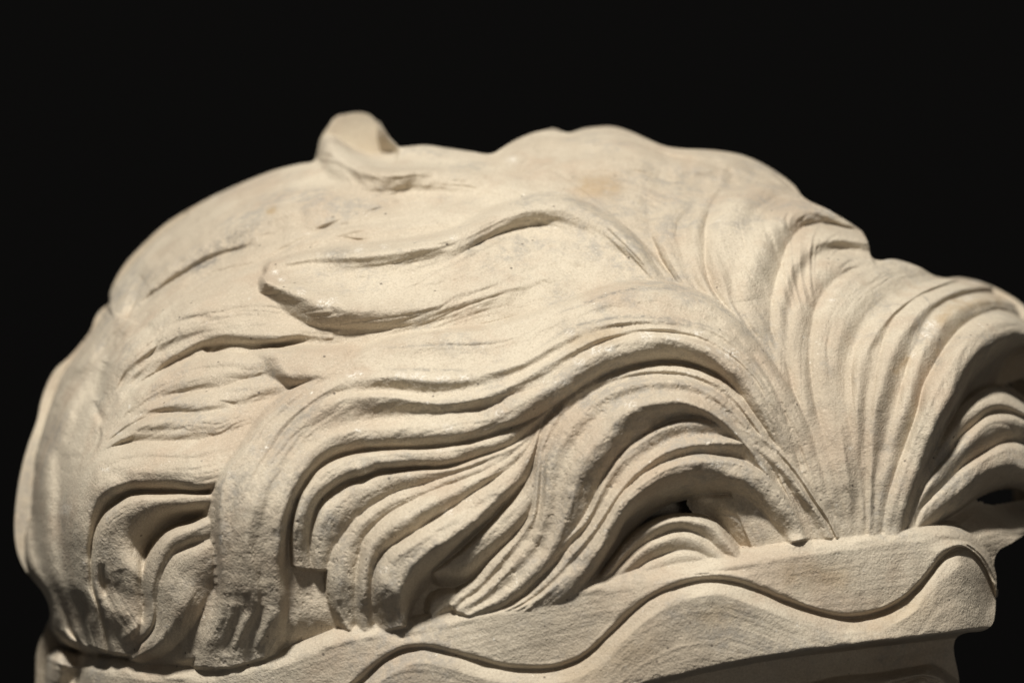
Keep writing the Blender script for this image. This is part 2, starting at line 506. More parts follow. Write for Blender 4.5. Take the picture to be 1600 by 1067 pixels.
# ---- small lock under the big right one
lock([
 ('v', [0,2,6,8], [(1418,824),(1424,792),(1434,764),(1448,728),(1472,680),(1488,652),(1506,630),(1526,614),(1546,606),(1564,607),(1580,616),(1605,634)]),
 ('r', [2,10,26,30], [(1420,824),(1438,775),(1462,722),(1492,674),(1520,645),(1550,630),(1575,632),(1605,648)]),
 ('v', [2,6,12,14], [(1421,826),(1446,754),(1466,726),(1488,698),(1506,678),(1526,660),(1540,648),(1560,642),(1576,644),(1605,656)]),
 ('r', [4,14,28,30], [(1423,827),(1432,788),(1460,748),(1490,715),(1516,687),(1540,666),(1570,655),(1588,655),(1605,662)]),
 ('v', [2,4,6,6], [(1426,828),(1440,794),(1456,776),(1482,752),(1502,730),(1526,712),(1546,700),(1565,692),(1585,688),(1605,692)]),
 ('r', [4,12,24,26], [(1430,829),(1450,796),(1485,761),(1511,738),(1537,720),(1561,708),(1580,702),(1594,705),(1608,714)]),
 ('m', [2,8,16,18], [(1434,830),(1456,808),(1488,782),(1506,769),(1530,750),(1548,741),(1566,736),(1582,735),(1610,750)]),
 ('m', [-10,-20,-34,-34], [(1442,834),(1470,812),(1500,792),(1525,775),(1550,764),(1575,760),(1610,772)]),
], rough=0.45, fall=9, strand=0.7)
# ---- stone in the hollow at the far right
lock([
 ('m', -72, [(1420,828),(1470,790),(1510,762),(1550,750),(1630,750)]),
 ('m', -56, [(1430,848),(1480,805),(1520,788),(1550,795),(1580,790),(1630,780)]),
 ('m', -14, [(1450,865),(1510,840),(1545,835),(1580,828),(1622,814)]),
 ('m', -10, [(1460,885),(1515,872),(1548,868),(1562,862),(1590,843),(1612,828)]),
 ('m', -16, [(1470,915),(1520,910),(1548,906),(1556,900),(1558,885),(1560,870)]),
], name='hair_mass', rough=0.4, drop=80)
# ---- upper left sweep of hair
lock([
 ('r', [-12,8,18,18,18,18,18], [(820,262),(700,237),(640,236),(560,250),(500,252),(475,256),(430,265),(395,277),(350,300),(300,325),(262,348),(226,380),(195,414),(178,448),(171,480)]),
 ('m', [-10,8,18,18,18,18,18], [(820,280),(700,262),(660,264),(590,285),(500,285),(440,292),(395,306),(350,328),(300,356),(262,382),(232,410),(208,440),(190,474),(180,498)]),
 ('m', [-6,8,13,13,13], [(820,292),(720,290),(600,312),(520,322),(440,340),(380,360),(320,390),(270,425),(230,455),(205,482),(188,506)]),
 ('v', [4,8,9,9,9], [(820,300),(760,305),(690,322),(620,335),(550,352),(457,367),(405,385),(338,404),(287,430),(240,462),(205,490),(186,512)]),
 ('r', [2,8,13,15,16], [(800,307),(720,332),(640,350),(560,368),(480,384),(420,402),(350,422),(290,450),(245,478),(210,508),(180,540)]),
 ('v', [-4,2,8,11,11], [(820,317),(750,347),(680,362),(600,378),(500,396),(440,416),(380,432),(320,453),(262,484),(222,514),(185,548)]),
 ('m', [-16,-6,6,14,14], [(840,340),(780,380),(700,400),(600,420),(500,432),(430,452),(380,464),(320,484),(262,512),(225,540),(190,570)]),
 ('m', [-16,-8,2,2,-6], [(860,380),(780,420),(700,450),(600,470),(500,480),(430,490),(380,498),(320,510),(270,530),(235,555),(200,590)]),
 ('m', [-16,-10,-2,-4,-12], [(920,440),(800,480),(700,510),(600,530),(500,540),(440,530),(380,530),(330,540),(280,560),(240,580),(200,610)]),
 ('m', -6, [(940,470),(800,520),(700,550),(600,570),(500,575),(440,560),(380,560),(330,565),(280,580),(240,600),(200,625)]),
], rough=0.4, strand=1.7, strand_w=16)
# ---- glimpse of a lock on the far left side
lock([
 ('r', 6, [(178,462),(164,476),(150,496),(144,514),(120,545)]),
 ('m', 2, [(190,480),(176,492),(162,510),(152,526),(130,560)]),
 ('m', -10, [(200,500),(186,512),(172,530),(162,546),(140,580)]),
], rough=0.4)
# ---- curl on the crown
lock([
 ('v', [-2,4,10,14,14,13,24,44,44], [(1050,436),(1000,380),(950,332),(900,292),(850,262),(800,247),(770,240),(735,238),(700,233),(660,228),(640,231),(622,230),(605,214),(590,190),(580,180),(555,178),(530,181),(518,192)]),
 ('r', [-4,2,8,13,14,15,14,10,22], [(1045,444),(990,392),(930,342),(870,302),(800,270),(740,258),(690,254),(650,252),(615,248),(590,240),(565,228),(545,214),(530,202),(516,198)]),
 ('r', [-4,3,8,12,15,22,34,38,38], [(1040,452),(980,404),(920,358),(860,320),(800,290),(740,274),(690,266),(650,268),(615,270),(589,266),(562,255),(538,238),(520,220),(510,206)]),
 ('m', [-5,1,5,9,11,15,22,26,30], [(1036,457),(970,414),(910,372),(850,337),(800,312),(740,293),(690,286),(650,289),(610,292),(570,289),(535,279),(512,262),(501,240),(502,216)]),
 ('m', [-8,-6,-2,0,2,4,4,2,0], [(1030,462),(960,422),(900,382),(845,352),(795,327),(735,310),(690,304),(650,307),(600,310),(560,308),(522,299),(500,282),(492,256),(496,228)]),
], rough=0.4, strand=0.7, drop=45)
# ---- flat lock with a raised rim, middle
lock([
 ('v', [-10,12,18,14,14,14], [(1070,480),(1030,425),(1000,382),(970,352),(930,325),(890,308),(850,305),(800,315),(760,332),(715,358),(680,370),(640,376),(600,380),(560,385),(520,386),(490,390),(450,399),(430,405)]),
 ('r', [-9,22,32,31,29,34], [(1067,483),(1026,432),(995,390),(965,361),(928,336),(888,321),(850,318),(800,329),(764,344),(718,368),(684,382),(640,388),(600,393),(560,398),(520,398),(490,400),(450,408),(423,412)]),
 ('m', [-9,20,25,23,23,28], [(1065,485),(1023,437),(990,397),(955,370),(917,348),(879,336),(845,333),(800,343),(767,357),(727,379),(698,391),(662,399),(620,404),(580,408),(540,409),(504,408),(470,411),(445,415),(418,419)]),
 ('m', [-12,7,10,15,18,25], [(1064,487),(1020,442),(985,404),(945,380),(905,360),(870,352),(840,348),(800,357),(770,370),(735,387),(710,398),(690,406),(640,416),(600,419),(560,420),(520,412),(485,413),(450,420),(415,426)]),
 ('m', [-14,3,6,12,18,28], [(1060,491),(1010,456),(960,427),(900,407),(850,404),(800,416),(740,431),(680,441),(620,448),(560,450),(510,442),(470,432),(445,432),(414,433)]),
 ('r', [-17,-3,4,14,28,47,44], [(1056,494),(1000,472),(940,447),(890,433),(845,436),(800,448),(750,464),(690,477),(640,481),(590,483),(545,483),(505,475),(470,461),(440,450),(416,440)]),
 ('m', [-18,-5,0,6,16,28,30], [(1054,498),(990,483),(930,463),(885,447),(855,446),(822,453),(771,467),(735,479),(700,488),(640,498),(586,503),(535,502),(490,495),(462,479),(436,464),(411,449)]),
 ('v', [-18,-6,-3,0,4,8,10], [(1052,501),(980,494),(920,478),(880,464),(840,464),(800,474),(740,490),(690,500),(640,508),(586,513),(535,513),(483,507),(452,492),(428,476),(406,459)]),
 ('m', [-22,-10,-6,-4,-4,-4,-4], [(1050,506),(970,505),(910,494),(860,484),(800,494),(740,508),(690,516),(640,522),(586,530),(535,534),(480,530),(448,516),(428,502),(410,486),(401,470)]),
], rough=0.5, strand=1.6, strand_w=14, drop=30)
# ---- stone under the left locks
lock([
 ('m', 6, [(250,500),(200,540),(160,590),(130,650),(112,720),(100,800)]),
 ('m', 6, [(290,520),(230,580),(190,630),(160,690),(140,750),(130,820)]),
 ('m', 0, [(330,560),(270,620),(230,680),(200,730),(180,790),(170,850)]),
], name='hair_mass', rough=0.5, step=3)
# ---- far left edge
lock([
 ('r', [12,12,12,12,-6], [(172,484),(148,514),(110,556),(86,578),(74,600),(66,622),(58,658),(46,690),(36,724),(28,764),(24,800),(23,830),(28,864),(36,884),(52,906),(66,924),(74,940),(78,958),(82,978),(100,996)]),
 ('r', [20,20,20,20,-2], [(185,492),(160,524),(122,566),(100,588),(88,610),(78,634),(68,664),(56,696),(47,728),(40,766),(36,800),(36,830),(40,864),(50,888),(66,912),(80,932),(88,950),(94,968),(100,985),(112,1000)]),
 ('v', [14,13,10,6,-8], [(200,500),(172,532),(136,578),(112,600),(98,622),(86,648),(76,676),(65,704),(54,732),(51,768),(52,800),(55,830),(58,864),(66,892),(80,918),(94,940),(102,958),(108,975),(114,992),(124,1004)]),
 ('r', [17,17,17,17,-4], [(215,507),(185,542),(150,588),(126,612),(110,634),(98,660),(88,686),(78,712),(70,738),(66,770),(66,800),(68,830),(74,864),(84,896),(94,920),(106,944),(114,962),(120,980),(124,996),(132,1008)]),
 ('v', [12,12,10,10,-6], [(225,512),(196,550),(160,598),(140,622),(122,646),(112,668),(100,692),(89,712),(86,740),(88,766),(86,795),(90,830),(96,858),(102,896),(108,920),(120,945),(126,965),(128,985),(132,1003),(140,1012)]),
 ('m', [6,6,4,4,-8], [(245,525),(215,565),(185,615),(165,640),(152,662),(140,682),(128,704),(116,724),(112,745),(110,775),(108,800),(110,830),(114,860),(118,896),(126,920),(136,945),(142,965),(144,985),(148,1003),(152,1014)]),
], rough=0.4, strand=0.3)
# ---- left lock above the slit
lock([
 ('v', [2,8,16,20,10], [(490,452),(400,447),(330,452),(280,462),(250,474),(220,506),(190,532),(172,556),(164,576),(157,596),(146,622)]),
 ('r', [6,20,32,34,12], [(500,470),(420,470),(350,475),(300,490),(262,510),(232,530),(206,550),(188,568),(176,586),(166,606),(152,632)]),
 ('v', [6,16,26,28,12], [(505,488),(430,490),(360,500),(310,515),(270,530),(240,545),(215,562),(196,580),(182,600),(170,620),(156,642)]),
 ('r', [6,18,22,18,9], [(510,505),(440,508),(390,512),(340,516),(300,528),(265,545),(236,562),(212,580),(192,602),(176,630),(160,652)]),
 ('m', [4,14,16,14,9], [(520,520),(470,524),(430,533),(390,530),(360,526),(330,530),(300,544),(275,557),(250,570),(220,585),(196,612),(180,640),(164,662)]),
 ('m', [4,-16,-20,12,7], [(520,528),(470,532),(430,541),(395,544),(360,544),(330,547),(300,556),(275,566),(250,577),(222,594),(200,622),(184,650),(166,670)]),
], rough=0.45, strand=1.6, strand_w=11)
# ---- little curl beside it
lock([
 ('m', [0,8,12,8,-2], [(570,538),(505,543),(450,544),(408,547),(380,555)]),
 ('r', [4,27,34,31,2], [(570,550),(505,556),(455,557),(420,560),(392,566)]),
 ('m', [6,29,36,34,3], [(570,565),(505,572),(460,574),(430,577),(404,581)]),
 ('m', [4,25,32,30,2], [(570,582),(510,590),(470,591),(442,592),(420,595)]),
 ('m', [0,2,2,0,-3], [(570,600),(515,606),(480,607),(455,607),(432,607)]),
], rough=0.5, strand=0.2, drop=30)
# ---- left lock, top surface
lock([
 ('v', [2,4,8,10,10], [(500,548),(440,548),(400,557),(360,552),(330,556),(290,567),(250,582),(215,602),(190,627),(172,650),(158,668)]),
 ('r', [7,15,21,23,12], [(490,562),(440,560),(390,568),(340,570),(290,582),(250,596),(220,613),(196,635),(176,657),(160,676)]),
 ('v', [-1,5,11,13,12], [(480,580),(430,585),(390,592),(340,606),(300,612),(262,618),(232,628),(204,646),(180,666),(160,684)]),
 ('r', [7,17,23,25,12], [(460,600),(420,605),(385,612),(340,624),(300,630),(262,634),(230,642),(204,658),(178,676),(156,694)]),
 ('v', [-1,7,12,15,12], [(440,622),(415,625),(380,634),(340,640),(310,644),(260,646),(230,652),(204,666),(176,684),(152,702)]),
 ('r', [7,19,25,29,12], [(420,642),(405,645),(370,652),(330,658),(290,664),(250,664),(220,668),(196,680),(170,696),(145,712)]),
 ('m', [0,8,10,14,12], [(410,660),(390,668),(350,680),(310,689),(280,690),(240,690),(215,690),(195,693),(175,699),(155,710),(138,722)]),
], rough=0.5, strand=1.6, strand_w=11)
# ---- left lock that folds over and hangs down
lock([
 ('v', [8,10,14,16,8,-7], [(400,660),(350,680),(310,687),(280,688),(240,688),(215,689),(195,693),(175,699),(155,710),(136,722),(122,744),(110,772),(102,792),(98,820),(96,850),(102,894),(110,920),(124,944),(130,975),(136,1006)]),
 ('r', [18,26,32,32,22,3], [(395,690),(350,702),(310,710),(280,712),(240,710),(215,710),(195,712),(175,718),(158,728),(144,742),(132,762),(122,785),(114,805),(110,830),(109,855),(114,894),(120,920),(134,946),(140,978),(146,1010)]),
 ('m', [22,28,34,34,24,3], [(380,730),(345,742),(310,746),(280,738),(240,740),(200,740),(166,738),(150,745),(140,754),(130,776),(124,800),(121,825),(120,850),(124,894),(130,920),(142,946),(148,978),(156,1014)]),
 ('m', [4,10,16,24,18,-1], [(370,748),(340,760),(305,763),(275,759),(240,758),(200,761),(178,774),(160,786),(150,798),(144,815),(140,835),(138,860),(138,894),(140,920),(150,946),(158,980),(166,1018)]),
 ('v', [-18,-14,-6,4,8,-5], [(365,754),(335,767),(305,769),(275,767),(240,767),(200,769),(182,779),(166,792),(156,806),(148,824),(144,842),(142,864),(142,894),(144,920),(153,946),(162,980),(170,1018)]),
 ('r', [8,14,22,28,18,1], [(360,764),(335,773),(300,776),(270,778),(240,780),(205,784),(186,794),(170,808),(160,824),(154,842),(150,864),(148,894),(150,920),(158,946),(168,980),(180,1020)]),
 ('m', [4,8,16,22,14,-3], [(355,780),(335,785),(300,788),(270,790),(240,797),(215,806),(190,820),(178,837),(168,857),(162,880),(160,905),(162,930),(168,950),(180,985),(192,1022)]),
 ('m', [-46,-48,-40,8,8,-7], [(350,804),(330,804),(305,806),(280,813),(262,824),(248,838),(238,852),(222,882),(216,905),(216,930),(218,955),(216,985),(214,1025)]),
 ('m', [-60,-60,-54,-10,-8,-21], [(355,815),(335,816),(312,818),(288,826),(270,838),(256,852),(246,866),(234,890),(230,915),(230,935),(230,960),(230,990),(228,1028)]),
], rough=0.55, fall=6, strand=0.8)
# ---- leaf-shaped lock at lower left
lock([
 ('v', [0,6,10,4,-11], [(350,806),(325,808),(300,820),(278,826),(262,834),(247,850),(238,864),(228,888),(224,910),(225,935),(226,955),(222,968),(208,986),(186,1006)]),
 ('r', [10,16,22,16,-1], [(350,815),(322,820),(302,829),(280,837),(264,848),(252,865),(243,885),(238,910),(237,935),(238,955),(234,975),(220,992),(194,1012)]),
 ('v', [4,8,14,8,-7], [(350,832),(320,843),(308,848),(290,854),(272,864),(262,877),(254,896),(248,918),(246,940),(246,958),(240,980),(226,998),(200,1018)]),
 ('r', [10,18,24,18,1], [(352,850),(322,860),(308,869),(292,881),(278,896),(268,913),(262,931),(258,950),(252,970),(246,990),(230,1008),(206,1025)]),
 ('m', [8,18,26,20,3], [(355,868),(328,880),(316,890),(308,905),(302,920),(296,938),(286,955),(272,972),(260,990),(246,1004),(230,1016),(206,1029)]),
 ('v', [0,2,2,-6,-17], [(358,890),(338,910),(327,930),(319,950),(311,965),(300,980),(288,996),(274,1010),(256,1022),(225,1034)]),
 ('m', [6,8,8,0,-13], [(360,920),(350,945),(342,965),(334,985),(324,1000),(312,1015),(298,1028),(270,1037)]),
 ('m', [10,10,12,4,-9], [(370,940),(362,960),(356,975),(348,992),(336,1008),(326,1020),(316,1032),(308,1040)]),
], rough=0.5, fall=6, strand=0.7, drop=25)
# ---- rough recess beside the long front lock
lock([
 ('m', [14,14,10,-10], [(418,840),(424,905),(424,950),(416,1000),(405,1032)]),
 ('m', [4,4,4,-14], [(455,850),(455,910),(460,945),(450,980),(436,1020)]),
 ('m', [-12,-8,-2,-16], [(485,850),(485,915),(490,945),(482,975),(462,1009)]),
 ('m', [-16,-14,-10,-20], [(510,850),(510,910),(514,945),(512,975),(492,1003)]),
 ('m', [-26,-24,-22,-30], [(545,850),(550,910),(555,945),(560,975),(560,996)]),
], name='hair_mass', rough=0.8, strand=0.5)
# ---- stone behind the centre fan and in the hollow
lock([
 ('m', -26, [(540,880),(640,860),(720,860),(800,830),(860,800)]),
 ('m', -22, [(540,930),(640,920),(720,915),(800,880),(880,830)]),
 ('m', -8, [(540,985),(640,985),(700,975),(760,945),(860,890)]),
], name='hair_mass', rough=0.8)
lock([
 ('m', -62, [(930,770),(980,740),(1060,725),(1140,735),(1200,775),(1240,830)]),
 ('m', -66, [(930,830),(980,790),(1050,775),(1110,785),(1150,815),(1170,850)]),
 ('m', -62, [(930,880),(990,850),(1050,840),(1100,845),(1130,860),(1150,875)]),
 ('m', -30, [(920,915),(990,905),(1060,890),(1110,880),(1150,875),(1180,872)]),
], name='hair_mass', rough=0.7)
# strand inside the hollow
lock([
 ('m', [-66,-38,-20,-18,-20], [(1060,776),(1090,771),(1120,772),(1150,773),(1172,783),(1186,796),(1202,814),(1220,842)]),
 ('r', [-66,-32,-14,-13,-14], [(1060,786),(1090,780),(1120,780),(1152,783),(1172,796),(1188,808),(1202,824),(1214,846)]),
 ('m', [-70,-44,-26,-26,-26], [(1060,796),(1090,792),(1118,797),(1138,812),(1155,832),(1170,848),(1188,862)]),
 ('m', [-76,-64,-60,-60,-60], [(1060,806),(1090,806),(1112,816),(1126,832),(1140,850),(1154,872)]),
], rough=0.9, fall=9)
# small arched leaf in the hollow
lock([
 ('v', [2,-2,-4,-2,2], [(934,905),(955,876),(982,843),(1016,819),(1056,807),(1090,808),(1117,818),(1137,839),(1160,868)]),
 ('r', [8,8,8,8,8], [(940,906),(962,878),(990,846),(1022,824),(1056,813),(1088,815),(1113,826),(1132,846),(1152,870)]),
 ('v', [0,-4,-8,-6,0], [(948,907),(972,880),(1000,854),(1030,836),(1058,827),(1086,831),(1108,844),(1126,860),(1142,872)]),
 ('r', [6,6,5,5,5], [(954,908),(980,884),(1006,860),(1036,845),(1065,840),(1090,846),(1108,857),(1120,866),(1132,874)]),
 ('v', [0,-4,-8,-5,0], [(966,909),(988,893),(1014,876),(1040,865),(1068,859),(1088,862),(1102,868),(1112,873),(1120,877)]),
 ('r', [4,3,1,2,3], [(980,909),(998,898),(1020,885),(1044,875),(1068,869),(1086,870),(1098,874),(1106,878),(1112,880)]),
 ('v', [0,0,0,0,0], [(990,912),(1010,904),(1028,897),(1048,890),(1068,886),(1084,884),(1096,884),(1104,884),(1112,884)]),
], rough=0.5, strand=0.5, drop=30, fall=9)

# ---- the long front lock, from the parting over to the lower left
lock([
 ('v', [1,5,10,18,22,20,18,18,20,32,24,4], [(1309,842),(1292,770),(1272,697),(1250,640),(1230,606),(1210,574),(1190,546),(1170,522),(1150,498),(1130,482),(1106,466),(1070,453),(1040,447),(1010,446),(984,446),(960,449),(930,457),(900,470),(870,481),(836,494),(800,506),(760,515),(710,519),(680,522),(650,525),(620,530),(590,538),(560,551),(520,570),(500,582),(474,600),(456,612),(430,632),(410,650),(396,670),(380,692),(370,706),(354,728),(346,748),(339,770),(337,792),(336,820),(337,850),(340,892),(342,930),(330,975),(312,1010),(306,1040)]),
 ('r', [1,8,18.6,32.6,36.5,30.6,26.6,28.5,32.8,44.3,38,13.8], [(1305,843),(1286,770),(1265,697),(1242,643),(1222,610),(1203,580),(1183,553),(1162,530),(1142,508),(1121,492),(1098,477),(1066,466),(1038,460),(1010,458),(984,459),(960,463),(930,473),(900,486),(872,498),(840,514),(800,527),(760,535),(710,536),(680,536),(650,538),(620,540),(590,546),(562,558),(525,577),(504,589),(479,607),(460,621),(436,641),(416,659),(402,678),(388,698),(377,714),(362,735),(353,755),(346,776),(344,796),(344,822),(346,850),(350,892),(352,930),(342,980),(328,1015),(322,1042)]),
 ('m', [1,8,18.6,30.9,34.8,28.9,24.9,26.8,31.9,43.5,37.2,12.9], [(1301,843),(1279,768),(1257,698),(1234,646),(1215,614),(1198,587),(1178,560),(1158,538),(1135,518),(1110,506),(1080,499),(1050,496),(1010,493),(970,495),(930,500),(900,509),(870,521),(840,540),(800,556),(770,560),(740,562),(700,564),(670,566),(640,566),(600,568),(578,572),(540,581),(510,594),(486,608),(460,628),(436,648),(420,664),(408,684),(396,704),(382,730),(372,752),(364,776),(361,800),(361,830),(362,860),(364,900),(366,940),(358,985),(346,1018),(338,1043)]),
 ('r', [1,8,22,36,39.9,35.7,35.1,37,36,46.7,39.6,14.6], [(1299,844),(1276,768),(1254,699),(1230,648),(1211,617),(1194,590),(1174,564),(1153,543),(1129,524),(1104,512),(1078,505),(1048,502),(1010,500),(970,502),(930,509),(895,522),(862,538),(832,558),(795,574),(765,582),(735,588),(700,591),(670,591),(640,588),(600,586),(572,588),(540,595),(514,606),(491,620),(468,637),(446,658),(430,675),(417,695),(405,716),(391,741),(381,763),(374,785),(371,806),(370,832),(371,862),(373,900),(374,942),(366,986),(356,1016),(348,1043)]),
 ('m', [1,8,20.3,32.6,34.8,27.2,23.2,23.4,30.4,42.7,37.2,12.9], [(1297,844),(1272,769),(1250,700),(1226,651),(1207,620),(1190,593),(1170,568),(1148,547),(1123,529),(1100,517),(1075,511),(1045,508),(1010,507),(970,511),(930,520),(890,538),(850,562),(812,582),(775,596),(742,606),(710,614),(680,619),(640,616),(600,611),(560,611),(530,615),(507,623),(487,635),(468,650),(448,670),(432,690),(420,710),(406,734),(394,757),(386,780),(383,802),(382,832),(383,862),(385,900),(386,942),(378,986),(368,1014),(360,1042)]),
 ('r', [1,8,23.7,36,38.2,35.7,35.1,35.3,34.4,45.9,39.6,14.6], [(1294,845),(1269,769),(1246,702),(1222,654),(1202,623),(1186,596),(1165,572),(1143,552),(1118,535),(1096,524),(1072,518),(1042,514),(1008,513),(970,519),(930,530),(890,550),(850,572),(812,594),(772,614),(735,625),(700,630),(675,630),(640,625),(600,620),(560,620),(525,625),(498,635),(476,648),(456,668),(440,690),(428,712),(416,736),(406,760),(400,784),(397,806),(395,834),(395,864),(396,900),(397,942),(390,986),(380,1012),(372,1038)]),
 ('m', [1,8,20.3,32.6,34.8,28.9,21.5,21.7,28.8,41.1,35.6,9.8], [(1291,845),(1265,770),(1242,704),(1217,657),(1198,626),(1182,599),(1161,575),(1138,556),(1114,540),(1092,530),(1068,524),(1040,520),(1006,520),(970,527),(932,540),(892,562),(855,585),(815,608),(775,628),(738,639),(700,645),(660,648),(620,653),(580,657),(546,661),(514,671),(488,688),(466,707),(448,728),(434,752),(424,778),(417,802),(413,832),(411,862),(411,900),(411,942),(404,986),(396,1010),(390,1034)]),
 ('r', [1,8,28.8,46.2,50.1,45.9,40.2,42.1,37.5,47.5,39.6,11.3], [(1287,846),(1260,771),(1236,706),(1211,661),(1192,630),(1176,603),(1155,580),(1132,562),(1108,546),(1086,536),(1062,530),(1036,527),(1002,528),(970,536),(935,551),(905,573),(872,598),(840,618),(800,641),(760,658),(720,667),(680,670),(620,671),(560,675),(522,683),(498,698),(478,716),(462,738),(448,762),(438,788),(431,812),(427,840),(424,870),(424,905),(424,945),(418,985),(410,1006),(404,1029)]),
 ('m', [1,8,23.7,41.1,45,39.1,33.4,35.3,34.4,44.3,37.2,8.1], [(1282,847),(1254,772),(1229,709),(1203,665),(1184,635),(1168,610),(1148,588),(1125,570),(1100,556),(1080,548),(1056,543),(1034,543),(1005,548),(978,556),(944,568),(914,587),(882,610),(848,632),(812,653),(770,669),(725,680),(680,685),(620,687),(560,691),(522,700),(500,712),(483,729),(469,748),(457,772),(449,795),(443,817),(439,845),(436,870),(436,905),(438,945),(434,985),(428,1002),(420,1024)]),
 ('m', [1,3,6,16,18,14,10,10,12,22,16,-12], [(1277,848),(1248,774),(1222,713),(1196,672),(1176,644),(1158,618),(1138,598),(1117,580),(1094,569),(1072,562),(1050,560),(1030,561),(1005,566),(980,573),(948,583),(918,599),(889,619),(856,641),(818,662),(775,678),(728,690),(680,698),(620,700),(560,703),(526,711),(505,723),(487,739),(473,757),(461,779),(453,802),(449,825),(446,850),(445,872),(446,905),(450,945),(448,982),(444,998),(438,1018)]),
], rough=0.75, strand=1.0, drop=60)
# ---- curling strands below it
lock([
 ('v', [10,10,10,8,12,2], [(884,614),(850,640),(820,658),(780,675),(740,688),(700,696),(660,700),(620,700),(580,702),(548,707),(510,721),(490,735),(476,754),(464,776),(458,800),(453,826),(452,850),(455,882)]),
 ('r', [16,22,32,34,38,18], [(884,617),(852,644),(825,663),(785,681),(745,694),(700,702),(660,706),(620,709),(580,714),(552,719),(520,732),(500,747),(486,765),(474,786),(466,804),(461,828),(460,852),(462,886)]),
 ('m', [12,10,16,20,26,10], [(884,620),(856,649),(830,670),(795,692),(752,708),(720,719),(690,726),(660,727),(620,729),(588,731),(572,740),(540,748),(516,761),(499,775),(489,790),(484,806),(480,830),(479,856),(481,888)]),
 ('v', [8,2,2,0,6,2], [(884,622),(858,651),(833,673),(798,695),(755,711),(724,722),(694,729),(662,730),(622,733),(592,736),(570,745),(542,752),(520,765),(504,779),(494,794),(490,808),(485,832),(484,858),(486,889)]),
 ('r', [10,10,18,24,30,12], [(884,624),(860,654),(836,676),(801,698),(758,715),(727,727),(697,735),(664,738),(627,744),(594,750),(568,762),(540,778),(520,795),(508,810),(502,824),(498,842),(497,864),(499,890)]),
 ('m', [6,0,2,6,12,0], [(884,628),(864,660),(840,682),(806,704),(764,721),(734,734),(700,746),(666,757),(634,766),(606,776),(582,790),(560,806),(544,822),(532,842),(524,862),(518,890)]),
 ('m', [-10,-20,-22,-20,-12,-22], [(884,632),(868,668),(844,692),(810,714),(768,732),(738,745),(704,757),(670,769),(640,778),(614,788),(590,802),(570,818),(556,834),(546,852),(538,868),(532,892)]),
], rough=0.8, strand=0.8, drop=60, fall=7)
# ---- centre fan
lock([
 ('v', [8,2,0,2,6,4,-12], [(842,640),(814,682),(790,699),(760,715),(730,729),(690,743),(660,753),(630,761),(604,771),(580,785),(560,801),(544,817),(530,841),(518,861),(512,890),(511,920),(514,945),(524,968),(534,982)]),
 ('r', [8,8,14,20,26,22,4], [(843,645),(817,688),(795,706),(765,723),(735,737),(695,752),(662,764),(636,774),(610,785),(588,799),(570,816),(556,834),(544,858),(535,882),(531,905),(531,930),(533,952),(540,972),(546,984)]),
 ('v', [8,6,8,10,14,10,-6], [(844,648),(820,692),(800,710),(770,728),(738,743),(700,758),(668,771),(645,782),(620,794),(600,806),(584,822),(572,838),(564,856),(559,880),(557,905),(556,930),(556,955),(557,975),(558,987)]),
 ('r', [8,12,22,32,38,32,8], [(845,651),(823,696),(804,715),(775,735),(740,754),(702,772),(668,789),(638,806),(610,824),(592,840),(580,858),(573,876),(569,896),(568,916),(568,936),(569,956),(571,974),(573,988)]),
 ('v', [8,8,10,14,18,16,-2], [(846,654),(826,700),(808,721),(780,742),(747,765),(716,786),(688,804),(655,825),(626,843),(604,858),(591,874),(584,892),(581,908),(580,924),(581,940),(583,956),(586,972),(589,986)]),
 ('r', [10,16,32,48,58,50,20], [(847,657),(830,705),(814,730),(787,755),(757,779),(727,803),(692,825),(656,848),(626,870),(611,888),(604,904),(602,918),(604,934),(607,950),(610,964),(613,975),(614,982)]),
 ('m', [8,14,30,46,58,52,22], [(848,660),(833,708),(820,736),(798,762),(773,786),(750,808),(728,829),(698,849),(668,868),(646,886),(634,903),(628,918),(627,933),(628,948),(630,960),(631,970),(632,977)]),
 ('m', [4,0,0,4,10,6,-10], [(849,664),(836,712),(826,742),(806,768),(783,793),(761,817),(738,840),(712,864),(684,887),(664,905),(652,920),(646,934),(643,946),(641,956),(640,964),(640,970),(640,975)]),
 ('m', [-20,-20,-26,-30,-30,-34,-46], [(850,670),(840,720),(832,750),(815,778),(793,804),(771,828),(750,850),(724,872),(700,894),(682,910),(670,924),(660,938),(655,950),(652,960),(650,968),(648,974),(648,978)]),
], rough=1.0, strand=1.0, drop=70, fall=7)
# fourth strand of the fan
lock([
 ('v', [4,-4,-4,-2,0], [(850,662),(838,714),(827,742),(808,768),(785,792),(762,815),(738,838),(715,860),(692,878),(676,892)]),
 ('r', [8,14,20,24,18], [(853,670),(846,718),(836,750),(818,780),(796,804),(770,827),(745,848),(718,869),(696,884),(678,894)]),
 ('m', [6,12,18,22,14], [(855,680),(850,730),(840,765),(826,792),(804,819),(784,835),(764,849),(744,866),(725,884),(700,893),(679,898)]),
 ('m', [0,-6,-12,-14,-10], [(857,690),(852,742),(843,780),(828,815),(805,846),(784,864),(767,881),(750,896),(735,907),(712,910),(686,910)]),
 ('m', [-20,-40,-50,-50,-40], [(860,700),(858,750),(850,795),(836,830),(815,862),(795,882),(775,900),(755,915),(738,925),(715,928),(692,925)]),
], rough=0.9, strand=0.7, drop=40)
# knob at the foot of the fan
lock([
 ('m', -6, [(714,922),(698,922),(682,926),(670,936),(667,950)]),
 ('r', 8, [(716,930),(702,930),(688,934),(677,944),(673,956)]),
 ('r', 8, [(716,940),(704,942),(692,947),(682,956),(676,964)]),
 ('m', -4, [(712,954),(704,958),(694,963),(684,970),(675,974)]),
], rough=0.8, strand=0.4, drop=40)
